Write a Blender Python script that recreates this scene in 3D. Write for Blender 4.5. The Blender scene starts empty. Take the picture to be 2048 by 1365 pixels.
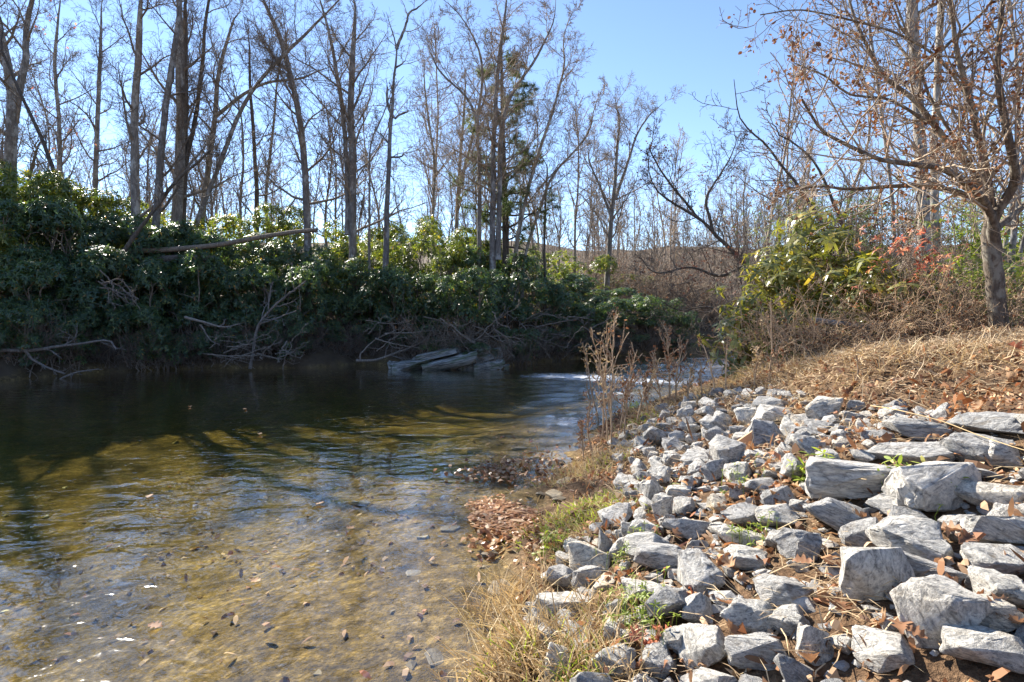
import bpy, bmesh, math
import numpy as np
from mathutils import Vector, Matrix, Euler

# ------------------------------------------------------------------ camera, sky, sun, exposure
SC = bpy.context.scene
COL = SC.collection
CAMZ, PITCH = 2.3, math.radians(3.394)
LENS = 20.0
FPX = 2048 * LENS / 36.0
cam_data = bpy.data.cameras.new('camera')
cam_data.lens = LENS; cam_data.sensor_width = 36.0
cam_data.clip_start = 0.05; cam_data.clip_end = 3000
cam = bpy.data.objects.new('camera', cam_data); COL.objects.link(cam)
cam.location = (0, 0, CAMZ)
cam.rotation_euler = (math.pi / 2 - PITCH, 0, 0)
SC.camera = cam

SUN_AZ, SUN_EL = math.radians(-39.0), math.radians(34.0)      # azimuth from +Y towards +X
world = bpy.data.worlds.new('World'); SC.world = world; world.use_nodes = True
wn = world.node_tree.nodes; wl = world.node_tree.links
for n in list(wn): wn.remove(n)
sky = wn.new('ShaderNodeTexSky'); sky.sky_type = 'NISHITA'; sky.sun_disc = False
sky.sun_elevation = SUN_EL; sky.sun_rotation = SUN_AZ
sky.altitude = 3200; sky.air_density = 1.0; sky.dust_density = 0.0; sky.ozone_density = 1.3
bg = wn.new('ShaderNodeBackground'); bg.inputs['Strength'].default_value = 0.09
wo = wn.new('ShaderNodeOutputWorld')
wl.new(sky.outputs[0], bg.inputs[0]); wl.new(bg.outputs[0], wo.inputs[0])
sund = bpy.data.lights.new('sun', 'SUN'); sund.energy = 4.3; sund.angle = math.radians(0.5)
sund.color = (1.0, 0.93, 0.82)
sun = bpy.data.objects.new('sun', sund); COL.objects.link(sun)
sdir = Vector((math.sin(SUN_AZ) * math.cos(SUN_EL), math.cos(SUN_AZ) * math.cos(SUN_EL), math.sin(SUN_EL)))
sun.rotation_euler = sdir.to_track_quat('Z', 'Y').to_euler()
SC.view_settings.view_transform = 'Standard'; SC.view_settings.look = 'None'
SC.view_settings.exposure = 1.8; SC.view_settings.gamma = 1.0
SC.render.engine = 'CYCLES'
cy = SC.cycles
cy.use_denoising = True
cy.max_bounces = 6; cy.diffuse_bounces = 3; cy.glossy_bounces = 3; cy.transmission_bounces = 4
cy.transparent_max_bounces = 16; cy.volume_bounces = 0
cy.sample_clamp_indirect = 4.0; cy.sample_clamp_direct = 12.0
cy.caustics_reflective = False; cy.caustics_refractive = False
SC.render.film_transparent = False

rng = np.random.default_rng(11)

# ------------------------------------------------------------------ small helpers
def ray(px, py):
    a = (px - 1024) / FPX; b = (682.5 - py) / FPX
    return np.array([a, math.cos(PITCH) + b * math.sin(PITCH), -math.sin(PITCH) + b * math.cos(PITCH)])
def at(px, py, Y):
    d = ray(px, py); s = Y / d[1]
    return np.array([d[0] * s, Y, CAMZ + d[2] * s])
def norm(v): return v / (np.linalg.norm(v, axis=-1, keepdims=True) + 1e-9)

def hash2(ix, iy, seed):
    h = (ix.astype(np.int64) * 374761393 + iy.astype(np.int64) * 668265263 + seed * 974634777) & 0x7fffffff
    h = ((h ^ (h >> 13)) * 1274126177) & 0x7fffffff
    return ((h ^ (h >> 16)) & 0xffff) / 65535.0
def vnoise(x, y, seed=0):
    ix, iy = np.floor(x), np.floor(y); fx, fy = x - ix, y - iy
    ux, uy = fx * fx * (3 - 2 * fx), fy * fy * (3 - 2 * fy)
    a = hash2(ix, iy, seed); b = hash2(ix + 1, iy, seed); c = hash2(ix, iy + 1, seed); d = hash2(ix + 1, iy + 1, seed)
    return (a * (1 - ux) + b * ux) * (1 - uy) + (c * (1 - ux) + d * ux) * uy - 0.5

def make_mesh(name, V, faces, mats, smooth=False, face_mat=None, attrs=None):
    """faces: list of (n,k) int arrays"""
    V = np.asarray(V, dtype=np.float32)
    me = bpy.data.meshes.new(name)
    me.vertices.add(len(V)); me.vertices.foreach_set('co', V.ravel())
    faces = [np.asarray(f, dtype=np.int32) for f in faces if len(f)]
    idx = np.concatenate([f.ravel() for f in faces])
    tot = np.concatenate([np.full(len(f), f.shape[1], dtype=np.int32) for f in faces])
    st = np.concatenate([[0], np.cumsum(tot)[:-1]]).astype(np.int32)
    me.loops.add(len(idx)); me.loops.foreach_set('vertex_index', idx)
    me.polygons.add(len(tot)); me.polygons.foreach_set('loop_start', st)
    if face_mat is not None: me.polygons.foreach_set('material_index', np.asarray(face_mat, dtype=np.int32))
    me.polygons.foreach_set('use_smooth', np.full(len(tot), bool(smooth)))
    for m in (mats if isinstance(mats, (list, tuple)) else [mats]): me.materials.append(m)
    if attrs:
        for k, v in attrs.items():
            at_ = me.attributes.new(k, 'FLOAT', 'POINT'); at_.data.foreach_set('value', np.asarray(v, dtype=np.float32))
    me.update(calc_edges=True)
    return me

def obj(name, me, parent=None, loc=None, rot=None, scale=None):
    o = bpy.data.objects.new(name, me); COL.objects.link(o)
    if parent is not None: o.parent = parent
    if loc is not None: o.location = loc
    if rot is not None: o.rotation_euler = rot
    if scale is not None: o.scale = scale
    return o
def tag(o, label, cat, group=None, kind=None):
    o['label'] = label; o['category'] = cat
    if group: o['group'] = group
    if kind: o['kind'] = kind
    return o
def thing(name, label, cat, loc, group=None):
    o = bpy.data.objects.new(name, None); COL.objects.link(o); o.location = loc
    return tag(o, label, cat, group)

# ------------------------------------------------------------------ materials
def nodes(name):
    m = bpy.data.materials.new(name); m.use_nodes = True
    nt = m.node_tree
    for n in list(nt.nodes): nt.nodes.remove(n)
    out = nt.nodes.new('ShaderNodeOutputMaterial')
    return m, nt, out
def nd(nt, typ, inp=None, **props):
    n = nt.nodes.new('ShaderNode' + typ)
    for k, v in props.items(): setattr(n, k, v)
    for k, v in (inp or {}).items():
        s = n.inputs[k]
        if isinstance(v, bpy.types.NodeSocket): nt.links.new(v, s)
        else: s.default_value = v
    return n
def rgb(c): return (c[0], c[1], c[2], 1.0)
def ramp(nt, fac, stops, interp='LINEAR'):
    r = nt.nodes.new('ShaderNodeValToRGB'); r.color_ramp.interpolation = interp
    e = r.color_ramp.elements
    while len(e) < len(stops): e.new(0.5)
    for el, (p, c) in zip(e, stops): el.position = p; el.color = rgb(c)
    nt.links.new(fac, r.inputs[0]); return r.outputs[0]
def mixc(nt, fac, a, b, mode='MIX'):
    n = nt.nodes.new('ShaderNodeMix'); n.data_type = 'RGBA'; n.blend_type = mode
    for s, v in ((n.inputs[0], fac), (n.inputs[6], a), (n.inputs[7], b)):
        if isinstance(v, bpy.types.NodeSocket): nt.links.new(v, s)
        else: s.default_value = rgb(v) if isinstance(v, tuple) else v
    return n.outputs[2]
def objco(nt, scale=(1, 1, 1), kind='Object'):
    tc = nd(nt, 'TexCoord'); mp = nd(nt, 'Mapping', {'Vector': tc.outputs[kind], 'Scale': scale}); return mp.outputs[0]
def geoco(nt, scale=(1, 1, 1)):
    g = nd(nt, 'NewGeometry'); mp = nd(nt, 'Mapping', {'Vector': g.outputs['Position'], 'Scale': scale}); return mp.outputs[0]
def noise(nt, vec, scale, detail=4, rough=0.55, dist=0.0):
    return nd(nt, 'TexNoise', {'Vector': vec, 'Scale': scale, 'Detail': detail, 'Roughness': rough, 'Distortion': dist}).outputs[0]

def leaf_material(name, stops, rough=0.5, transl=0.3, spec=0.4, tint=(1.2, 1.25, 0.6)):
    m, nt, out = nodes(name)
    g = nd(nt, 'NewGeometry')
    c = ramp(nt, g.outputs['Random Per Island'], stops)
    big = noise(nt, geoco(nt), 0.7, 2)
    c = mixc(nt, ramp(nt, big, [(0.35, (0, 0, 0)), (0.65, (0.5, 0.5, 0.5))]), c, mixc(nt, 1.0, c, (1.35, 1.3, 1.0), 'MULTIPLY'))
    p = nd(nt, 'BsdfPrincipled', {'Base Color': c, 'Roughness': rough, 'Specular IOR Level': spec})
    t = nd(nt, 'BsdfTranslucent', {'Color': mixc(nt, 1.0, c, tint, 'MULTIPLY')})
    mx = nd(nt, 'MixShader', {0: transl, 1: p.outputs[0], 2: t.outputs[0]})
    nt.links.new(mx.outputs[0], out.inputs[0]); return m

def bark_material(name, dark, light, lichen=None, scale=6.0, bump=0.5):
    m, nt, out = nodes(name)
    v = objco(nt, (1, 1, 0.18)); v2 = objco(nt, (1, 1, 0.6))
    n1 = noise(nt, v, scale * 3, 6, 0.65, 0.3)
    c = ramp(nt, n1, [(0.3, dark), (0.68, light)])
    if lichen:
        n2 = noise(nt, v2, scale * 0.55, 5, 0.7)
        c = mixc(nt, ramp(nt, n2, [(0.5, (0, 0, 0)), (0.6, (0.85, 0.85, 0.85))]), c, lichen)
    oi = nd(nt, 'ObjectInfo')
    c = mixc(nt, 1.0, c, ramp(nt, oi.outputs['Random'], [(0, (0.75, 0.75, 0.78)), (1, (1.2, 1.15, 1.08))]), 'MULTIPLY')
    b = nd(nt, 'Bump', {'Height': n1, 'Strength': bump, 'Distance': 0.03})
    p = nd(nt, 'BsdfPrincipled', {'Base Color': c, 'Roughness': 0.9, 'Specular IOR Level': 0.2, 'Normal': b.outputs[0]})
    nt.links.new(p.outputs[0], out.inputs[0]); return m

def stone_material():
    m, nt, out = nodes('gneiss_stone')
    oi = nd(nt, 'ObjectInfo')
    tc = nd(nt, 'TexCoord')
    off = nd(nt, 'VectorMath', {0: tc.outputs['Object']}, operation='MULTIPLY_ADD')
    off.inputs[1].default_value = (1, 1, 1)
    comb = nd(nt, 'CombineXYZ', {'X': oi.outputs['Random'], 'Y': oi.outputs['Random'], 'Z': oi.outputs['Random']})
    sc = nd(nt, 'VectorMath', {0: comb.outputs[0]}, operation='SCALE'); sc.inputs['Scale'].default_value = 37.0
    nt.links.new(sc.outputs[0], off.inputs[2])
    rnd2 = nd(nt, 'TexWhiteNoise', {'W': oi.outputs['Random']}, noise_dimensions='1D')
    ang_ = nd(nt, 'Math', {0: rnd2.outputs[0], 1: 6.28}, operation='MULTIPLY')
    rot_ = nd(nt, 'VectorRotate', {'Vector': off.outputs[0], 'Axis': (0.45, 0.8, 0.3), 'Angle': ang_.outputs[0]}, rotation_type='AXIS_ANGLE')
    st = nd(nt, 'Mapping', {'Vector': rot_.outputs[0], 'Scale': (1.5, 2.0, 4.6)})
    streak = noise(nt, st.outputs[0], 2.6, 8, 0.68, 0.9)
    fine = noise(nt, off.outputs[0], 16, 8, 0.78)
    blotch = noise(nt, off.outputs[0], 2.2, 4, 0.6)
    base = ramp(nt, streak, [(0.30, (0.12, 0.125, 0.13)), (0.42, (0.38, 0.38, 0.38)), (0.53, (0.64, 0.635, 0.62)), (0.72, (0.78, 0.77, 0.74))])
    speck = ramp(nt, fine, [(0.34, (0.25, 0.26, 0.28)), (0.48, (0.92, 0.92, 0.92)), (0.72, (1.18, 1.18, 1.16))])
    c = mixc(nt, 0.85, base, speck, 'MULTIPLY')
    c = mixc(nt, ramp(nt, blotch, [(0.52, (0, 0, 0)), (0.62, (0.6, 0.6, 0.6))]), c, mixc(nt, 1.0, c, (0.55, 0.57, 0.60), 'MULTIPLY'))
    c = mixc(nt, 1.0, c, (1.08, 1.04, 0.98), 'MULTIPLY')
    c = mixc(nt, 1.0, c, ramp(nt, oi.outputs['Random'], [(0, (0.55, 0.57, 0.60)), (0.25, (0.78, 0.79, 0.81)), (0.55, (1.0, 1.0, 0.98)), (0.9, (1.12, 1.10, 1.06)), (1, (1.08, 0.98, 0.82))]), 'MULTIPLY')
    # soil splashed on the lower flanks and in patches
    dirt = noise(nt, off.outputs[0], 4.5, 5, 0.7)
    c = mixc(nt, ramp(nt, dirt, [(0.50, (0, 0, 0)), (0.70, (0.55, 0.55, 0.55))]), c, (0.27, 0.215, 0.15))
    hgt_ = nd(nt, 'Math', {0: fine, 1: streak}, operation='ADD')
    b = nd(nt, 'Bump', {'Height': hgt_.outputs[0], 'Strength': 0.9, 'Distance': 0.025})
    p = nd(nt, 'BsdfPrincipled', {'Base Color': c, 'Roughness': 0.82, 'Specular IOR Level': 0.3, 'Normal': b.outputs[0]})
    nt.links.new(p.outputs[0], out.inputs[0]); return m

def ground_material():
    m, nt, out = nodes('ground_soil')
    g1 = geoco(nt)
    land = nd(nt, 'Attribute', attribute_name='land').outputs['Fac']
    rocky = nd(nt, 'Attribute', attribute_name='rocky').outputs['Fac']
    n1 = noise(nt, g1, 1.3, 6, 0.65); n2 = noise(nt, g1, 9, 6, 0.7); n3 = noise(nt, g1, 45, 4, 0.7)
    # river bed: olive tan silt with dark cobbles
    bed = ramp(nt, n1, [(0.3, (0.14, 0.105, 0.045)), (0.48, (0.36, 0.275, 0.125)), (0.68, (0.54, 0.43, 0.23))])
    vor = nd(nt, 'TexVoronoi', {'Vector': geoco(nt, (1.0, 1.5, 1.0)), 'Scale': 5.0, 'Randomness': 1.0})
    cob = ramp(nt, vor.outputs['Distance'], [(0.1, (1.1, 1.05, 1)), (0.55, (0.45, 0.42, 0.38))])
    bed = mixc(nt, 0.55, bed, cob, 'MULTIPLY')
    bed = mixc(nt, 0.8, bed, ramp(nt, n2, [(0.34, (0.22, 0.20, 0.18)), (0.5, (0.9, 0.87, 0.82)), (0.7, (1.5, 1.45, 1.3))]), 'MULTIPLY')
    peb = nd(nt, 'TexVoronoi', {'Vector': geoco(nt, (1.0, 1.3, 1.0)), 'Scale': 19.0, 'Randomness': 1.0})
    bed = mixc(nt, 0.6, bed, mixc(nt, 1.0, ramp(nt, peb.outputs['Distance'], [(0.1, (1.15, 1.12, 1.05)), (0.6, (0.45, 0.42, 0.38))]), ramp(nt, peb.outputs['Color'], [(0.2, (0.6, 0.58, 0.55)), (0.8, (1.3, 1.25, 1.15))]), 'MULTIPLY'), 'MULTIPLY')
    # leaf-covered bank
    soil = ramp(nt, n2, [(0.28, (0.05, 0.033, 0.022)), (0.5, (0.155, 0.10, 0.062)), (0.72, (0.34, 0.24, 0.15))])
    soil = mixc(nt, 0.7, soil, ramp(nt, n3, [(0.3, (0.4, 0.36, 0.32)), (0.7, (1.5, 1.4, 1.25))]), 'MULTIPLY')
    forest = ramp(nt, n1, [(0.3, (0.075, 0.055, 0.038)), (0.7, (0.15, 0.115, 0.08))])
    ld = nd(nt, 'Math', {0: n1, 1: 1.0}, operation='MULTIPLY')
    c = mixc(nt, rocky, forest, soil)
    c = mixc(nt, land, bed, c)
    hh = nd(nt, 'Math', {0: n2, 1: n3}, operation='ADD')
    b = nd(nt, 'Bump', {'Height': hh.outputs[0], 'Strength': 0.8, 'Distance': 0.05})
    p = nd(nt, 'BsdfPrincipled', {'Base Color': c, 'Roughness': 0.95, 'Specular IOR Level': 0.15, 'Normal': b.outputs[0]})
    nt.links.new(p.outputs[0], out.inputs[0]); return m

def water_material():
    m, nt, out = nodes('river_water')
    foam = nd(nt, 'Attribute', attribute_name='foam').outputs['Fac']
    riff = nd(nt, 'Attribute', attribute_name='riffle').outputs['Fac']
    w1 = noise(nt, geoco(nt, (1.0, 1.7, 1)), 1.5, 2, 0.45, 0.8)
    w2 = noise(nt, geoco(nt, (1.0, 1.4, 1)), 6.0, 2, 0.5, 0.8)
    w3 = noise(nt, geoco(nt, (1.0, 1.8, 1)), 15.0, 3, 0.6, 0.3)
    a = nd(nt, 'Math', {0: w2, 1: 0.30}, operation='MULTIPLY').outputs[0]
    a = nd(nt, 'Math', {0: w1, 1: a}, operation='ADD').outputs[0]
    r = nd(nt, 'Math', {0: w3, 1: riff}, operation='MULTIPLY').outputs[0]
    h = nd(nt, 'Math', {0: a, 1: r}, operation='ADD').outputs[0]
    b = nd(nt, 'Bump', {'Height': h, 'Strength': 1.0, 'Distance': 0.017})
    gi = nd(nt, 'NewGeometry')
    dt = nd(nt, 'VectorMath', {0: b.outputs[0], 1: gi.outputs['Incoming']}, operation='DOT_PRODUCT')
    ab = nd(nt, 'Math', {0: dt.outputs['Value']}, operation='ABSOLUTE')
    om = nd(nt, 'Math', {0: 1.0, 1: ab.outputs[0]}, operation='SUBTRACT', use_clamp=True)
    p5 = nd(nt, 'Math', {0: om.outputs[0], 1: 5.0}, operation='POWER')
    fr = nd(nt, 'Math', {0: p5.outputs[0], 1: 1.3, 2: 0.08}, operation='MULTIPLY_ADD', use_clamp=True)
    tr = nd(nt, 'BsdfTransparent', {'Color': (0.97, 0.97, 0.95, 1)})
    gl = nd(nt, 'BsdfGlossy', {'Color': (1, 1, 1, 1), 'Roughness': 0.03, 'Normal': b.outputs[0]})
    mx = nd(nt, 'MixShader', {0: fr.outputs[0], 1: tr.outputs[0], 2: gl.outputs[0]})
    fn = noise(nt, geoco(nt, (0.8, 2.4, 1)), 3.2, 7, 0.8, 1.2)
    fm = nd(nt, 'Math', {0: fn, 1: foam}, operation='MULTIPLY').outputs[0]
    fm = ramp(nt, fm, [(0.37, (0, 0, 0)), (0.55, (0.9, 0.9, 0.9))])
    fd = nd(nt, 'BsdfDiffuse', {'Color': (0.82, 0.84, 0.86, 1)})
    mx2 = nd(nt, 'MixShader', {0: fm, 1: mx.outputs[0], 2: fd.outputs[0]})
    nt.links.new(mx2.outputs[0], out.inputs['Surface'])
    va = nd(nt, 'VolumeAbsorption', {'Color': (0.80, 0.79, 0.42, 1), 'Density': 0.36})
    nt.links.new(va.outputs[0], out.inputs['Volume'])
    return m

M = {}
M['stone'] = stone_material()
M['ground'] = ground_material()
M['water'] = water_material()
M['bark'] = bark_material('bark_grey', (0.095, 0.085, 0.075), (0.31, 0.285, 0.255), (0.46, 0.455, 0.42))
M['bark_dark'] = bark_material('bark_dark', (0.05, 0.043, 0.037), (0.18, 0.155, 0.13))
M['bark_pale'] = bark_material('bark_pale', (0.11, 0.10, 0.085), (0.34, 0.31, 0.27), (0.52, 0.52, 0.48))
M['bark_oak'] = bark_material('bark_oak', (0.07, 0.055, 0.042), (0.24, 0.20, 0.155), (0.33, 0.31, 0.25), 9)
M['twig'] = bark_material('twig', (0.12, 0.10, 0.082), (0.31, 0.265, 0.22))
M['twig_tan'] = bark_material('twig_tan', (0.22, 0.17, 0.125), (0.48, 0.40, 0.31))
M['dead_wood'] = bark_material('dead_wood', (0.10, 0.09, 0.08), (0.34, 0.31, 0.28), None, 8)
M['drift'] = bark_material('drift_wood', (0.09, 0.08, 0.07), (0.30, 0.27, 0.24), None, 8)
M['weed'] = bark_material('weed_stem', (0.28, 0.19, 0.12), (0.60, 0.46, 0.31), None, 12, .2)
M['log'] = bark_material('log_bark', (0.10, 0.08, 0.06), (0.34, 0.28, 0.22), None, 6)
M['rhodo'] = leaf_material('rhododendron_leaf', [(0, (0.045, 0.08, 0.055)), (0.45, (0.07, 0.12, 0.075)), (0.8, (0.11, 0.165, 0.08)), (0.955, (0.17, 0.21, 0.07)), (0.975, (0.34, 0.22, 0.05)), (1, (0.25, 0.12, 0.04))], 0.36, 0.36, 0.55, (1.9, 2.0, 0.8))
M['rhodo_olive'] = leaf_material('rhododendron_leaf_olive', [(0, (0.09, 0.115, 0.04)), (0.5, (0.19, 0.20, 0.065)), (0.85, (0.33, 0.31, 0.09)), (1, (0.50, 0.38, 0.10))], 0.35, 0.32, 0.6, (1.6, 1.6, 0.6))  # olive to yellow leaf colour for the stony bank bushes
M['shrub'] = leaf_material('shrub_leaf', [(0, (0.09, 0.13, 0.03)), (0.6, (0.17, 0.22, 0.05)), (1, (0.32, 0.32, 0.07))], 0.5, 0.4, 0.4, (1.7, 1.8, 0.6))
M['leaf_brown'] = leaf_material('leaf_brown', [(0, (0.12, 0.055, 0.032)), (0.5, (0.23, 0.115, 0.068)), (1, (0.38, 0.23, 0.14))], 0.65, 0.25, 0.25, (1.2, 1.0, 0.8))
M['leaf_dark'] = leaf_material('leaf_dark_brown', [(0, (0.09, 0.04, 0.03)), (1, (0.24, 0.11, 0.075))], 0.65, 0.25, 0.25, (1.3, 1.0, 0.9))
M['leaf_red'] = leaf_material('leaf_red', [(0, (0.36, 0.07, 0.05)), (0.5, (0.50, 0.20, 0.14)), (0.8, (0.60, 0.34, 0.23)), (1, (0.66, 0.46, 0.26))], 0.5, 0.4, 0.35, (1.25, 1.0, 0.9))
M['litter'] = leaf_material('leaf_litter', [(0, (0.09, 0.05, 0.032)), (0.4, (0.22, 0.125, 0.075)), (0.75, (0.42, 0.28, 0.18)), (0.93, (0.52, 0.38, 0.26)), (1, (0.42, 0.15, 0.08))], 0.7, 0.2, 0.2, (1.3, 1.0, 0.8))
M['leaf_orange'] = leaf_material('leaf_orange_brown', [(0, (0.16, 0.07, 0.035)), (0.5, (0.34, 0.165, 0.085)), (0.85, (0.50, 0.29, 0.16)), (1, (0.56, 0.42, 0.27))], 0.65, 0.25, 0.25, (1.3, 1.0, 0.8))
M['wet_leaf'] = leaf_material('wet_leaf_mat', [(0, (0.15, 0.065, 0.03)), (0.45, (0.34, 0.16, 0.07)), (0.85, (0.50, 0.29, 0.15)), (1, (0.62, 0.48, 0.32))], 0.4, 0.15, 0.4, (1.2, 1.0, 0.8))
M['straw'] = leaf_material('pine_straw', [(0, (0.20, 0.135, 0.085)), (0.5, (0.42, 0.31, 0.20)), (1, (0.62, 0.50, 0.34))], 0.7, 0.15, 0.25, (1.1, 1.0, 0.9))
M['dry_grass'] = leaf_material('dry_grass', [(0, (0.32, 0.22, 0.12)), (0.6, (0.52, 0.39, 0.23)), (1, (0.66, 0.55, 0.36))], 0.6, 0.25, 0.3, (1.1, 1.05, 0.9))
M['green_grass'] = leaf_material('green_grass', [(0, (0.16, 0.22, 0.035)), (0.7, (0.30, 0.38, 0.07)), (1, (0.50, 0.48, 0.16))], 0.5, 0.4, 0.4, (1.4, 1.4, 0.6))
M['needle'] = leaf_material('pine_needle', [(0, (0.07, 0.10, 0.045)), (0.6, (0.12, 0.16, 0.07)), (1, (0.22, 0.24, 0.11))], 0.5, 0.3, 0.3, (1.5, 1.6, 0.8))
def outcrop_material():
    m, nt, out = nodes('outcrop_rock')
    v = objco(nt); s = objco(nt, (1.6, 2.0, 9.0))
    n1 = noise(nt, s, 2.0, 7, 0.7, 0.6); n2 = noise(nt, v, 2.0, 4, 0.6)
    c = ramp(nt, n1, [(0.38, (0.05, 0.052, 0.05)), (0.5, (0.26, 0.27, 0.26)), (0.62, (0.58, 0.58, 0.55))])
    c = mixc(nt, ramp(nt, n2, [(0.5, (0, 0, 0)), (0.6, (0.7, 0.7, 0.7))]), c, (0.08, 0.12, 0.05))
    b = nd(nt, 'Bump', {'Height': n1, 'Strength': 0.8, 'Distance': 0.06})
    p = nd(nt, 'BsdfPrincipled', {'Base Color': c, 'Roughness': 0.8, 'Normal': b.outputs[0]})
    nt.links.new(p.outputs[0], out.inputs[0]); return m
M['outcrop'] = outcrop_material()
def wet_stone_material():
    m, nt, out = nodes('bed_stone')
    oi = nd(nt, 'ObjectInfo'); v = objco(nt)
    n1 = noise(nt, v, 3.0, 6, 0.7)
    c = ramp(nt, n1, [(0.3, (0.06, 0.048, 0.03)), (0.7, (0.20, 0.155, 0.09))])
    c = mixc(nt, 1.0, c, ramp(nt, oi.outputs['Random'], [(0, (0.6, 0.6, 0.6)), (1, (1.3, 1.25, 1.15))]), 'MULTIPLY')
    b = nd(nt, 'Bump', {'Height': n1, 'Strength': 0.5, 'Distance': 0.03})
    p = nd(nt, 'BsdfPrincipled', {'Base Color': c, 'Roughness': 0.6, 'Normal': b.outputs[0]})
    nt.links.new(p.outputs[0], out.inputs[0]); return m
M['bed_stone'] = wet_stone_material()

# ------------------------------------------------------------------ terrain
RB = np.array([(-60, -20), (-8, -13), (-2.2, -6), (-1.4, -2), (-.85, .5), (-.5, 2), (-.25, 3.5), (-.1, 5), (.33, 6.8), (.9, 8.8), (1.6, 11), (3.8, 14.1), (6.7, 18.4), (9.4, 22.8), (12.6, 27), (15, 30), (18, 32.5), (30, 35), (90, 38)], float)
LB = np.array([(-90, 4), (-30, 14), (-16.2, 18), (-14.6, 20.1), (-11.7, 21.3), (-8.1, 21.8), (-6.3, 23.2), (-3.3, 21.8), (-.45, 20.9), (.6, 23.2), (4.05, 26.2), (6.8, 28.1), (9.55, 29.7), (10.5, 33), (12, 36), (16, 38), (30, 41), (90, 44)], float)
def sdist(x, y, L, sign):
    best = np.full(x.shape, 1e9); sd = np.zeros(x.shape)
    for (ax, ay), (bx, by) in zip(L[:-1], L[1:]):
        dx, dy = bx - ax, by - ay; l2 = dx * dx + dy * dy
        t = np.clip(((x - ax) * dx + (y - ay) * dy) / l2, 0, 1)
        qx, qy = x - (ax + t * dx), y - (ay + t * dy)
        d = np.hypot(qx, qy); cr = dx * qy - dy * qx
        s = np.where(cr * sign > 0, 1.0, -1.0)
        upd = d < best - 1e-9
        best = np.where(upd, d, best); sd = np.where(upd, s * d, sd)
    return sd
def banks(x, y):
    return sdist(x, y, RB, -1), sdist(x, y, LB, 1)       # >0 on land
def hgt(x, y):
    x = np.asarray(x, float); y = np.asarray(y, float)
    dr, dl = banks(x, y)
    dr = dr + 0.35 * vnoise(x * 0.9, y * 0.9, 3) + 0.16 * vnoise(x * 2.7, y * 2.7, 4)
    dl = dl + 0.9 * vnoise(x * 0.5, y * 0.5, 5) + 0.3 * vnoise(x * 1.7, y * 1.7, 6)
    zr = np.interp(dr, [-8, -4, -1.5, 0, .3, 1, 4, 6, 10, 30, 100, 300], [-1.15, -.8, -.2, -.01, .12, .40, 1.42, 1.85, 2.0, 2.7, 9, 42])
    zl = np.interp(dl, [-6, -3, -.6, 0, .25, .8, 3, 9, 20, 60, 150, 320], [-1.15, -1.0, -.45, -.02, .35, .75, 1.6, 3.1, 3.9, 5.5, 14, 40])
    land = np.maximum(zr, -5) * (dr > -dl * 0 - 1e9)
    z = np.where((dr <= 0) & (dl <= 0), np.maximum(zr, zl), np.where(dr > 0, zr, zl))
    a = np.clip(np.maximum(dr, dl) / 2, 0, 1)
    z = z + (0.05 + 0.15 * a) * vnoise(x * 1.1, y * 1.1, 8) + (0.05 + .03 * a) * vnoise(x * 3.3, y * 3.3, 9) + 0.03 * vnoise(x * 8, y * 8, 10)
    far_ = np.clip((np.hypot(x, y) - 55) / 80, 0, 1)
    z = z + far_ * (9 * vnoise(x / 55, y / 55, 12) + 4 * vnoise(x / 21, y / 21, 13))
    # straw mound on the right bank shoulder
    z = z + 0.22 * np.exp(-(((x - 5.0) / 1.5) ** 2 + ((y - 7.0) / 1.2) ** 2))
    return z
def h1(x, y): return float(hgt(np.array([x]), np.array([y]))[0])
def hit(px, py, tmax=80):
    d = ray(px, py); d = d / np.linalg.norm(d)
    t = np.linspace(1.2, tmax, 3000)
    p = np.array([0, 0, CAMZ]) + t[:, None] * d
    below = p[:, 2] < hgt(p[:, 0], p[:, 1])
    i = int(np.argmax(below)) if below.any() else len(t) - 1
    return p[i], t[i]

def axis_pts(*segs):
    out = []
    for a, b, step in segs:
        n = max(1, int(round((b - a) / step))); out += list(np.linspace(a, b, n, endpoint=False))
    out.append(segs[-1][1]); return np.array(out)
gx = axis_pts((-700, -100, 40), (-100, -30, 5), (-30, -3, 0.45), (-3, 7, 0.07), (7, 16, 0.3), (16, 40, 1.5), (40, 100, 6), (100, 700, 40))
gy = axis_pts((-300, -30, 30), (-30, 0, 2.0), (0, 1.5, .2), (1.5, 12, 0.07), (12, 45, 0.3), (45, 100, 4), (100, 800, 40))
X, Yg = np.meshgrid(gx, gy, indexing='ij'); Z = hgt(X, Yg)
nx, ny = X.shape
def grid_faces(nx, ny):
    i = np.arange(nx - 1)[:, None] * ny + np.arange(ny - 1)[None, :]
    return np.stack([i, i + ny, i + ny + 1, i + 1], -1).reshape(-1, 4)
drg, dlg = banks(X, Yg)
landa = np.clip((Z + 0.02) / 0.10, 0, 1)
rocky = np.clip((drg + .3) / 0.5, 0, 1) * np.clip((26 - Yg) / 8, 0, 1)
g_me = make_mesh('ground', np.stack([X, Yg, Z], -1).reshape(-1, 3), [grid_faces(nx, ny)], M['ground'], True, attrs={'land': landa.ravel(), 'rocky': rocky.ravel()})
ground = obj('ground', g_me); ground['kind'] = 'structure'; ground['label'] = 'leaf strewn brown earth of both river banks and the sandy river bed'

# river surface: a closed slab of water with real riffle waves
wx = axis_pts((-95, -25, 5), (-25, -6, .4), (-6, 9, 0.13), (9, 20, .3), (20, 95, 5))
wy = axis_pts((-22, 0, 1.5), (0, 8, .2), (8, 26, 0.12), (26, 46, .5))
WX, WY = np.meshgrid(wx, wy, indexing='ij')
drw, dlw = banks(WX, WY)
def blob(cx, cy, sx, sy, ang=0):
    c, s = math.cos(ang), math.sin(ang); u = (WX - cx) * c + (WY - cy) * s; v = -(WX - cx) * s + (WY - cy) * c
    return np.exp(-((u / sx) ** 2 + (v / sy) ** 2))
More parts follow.
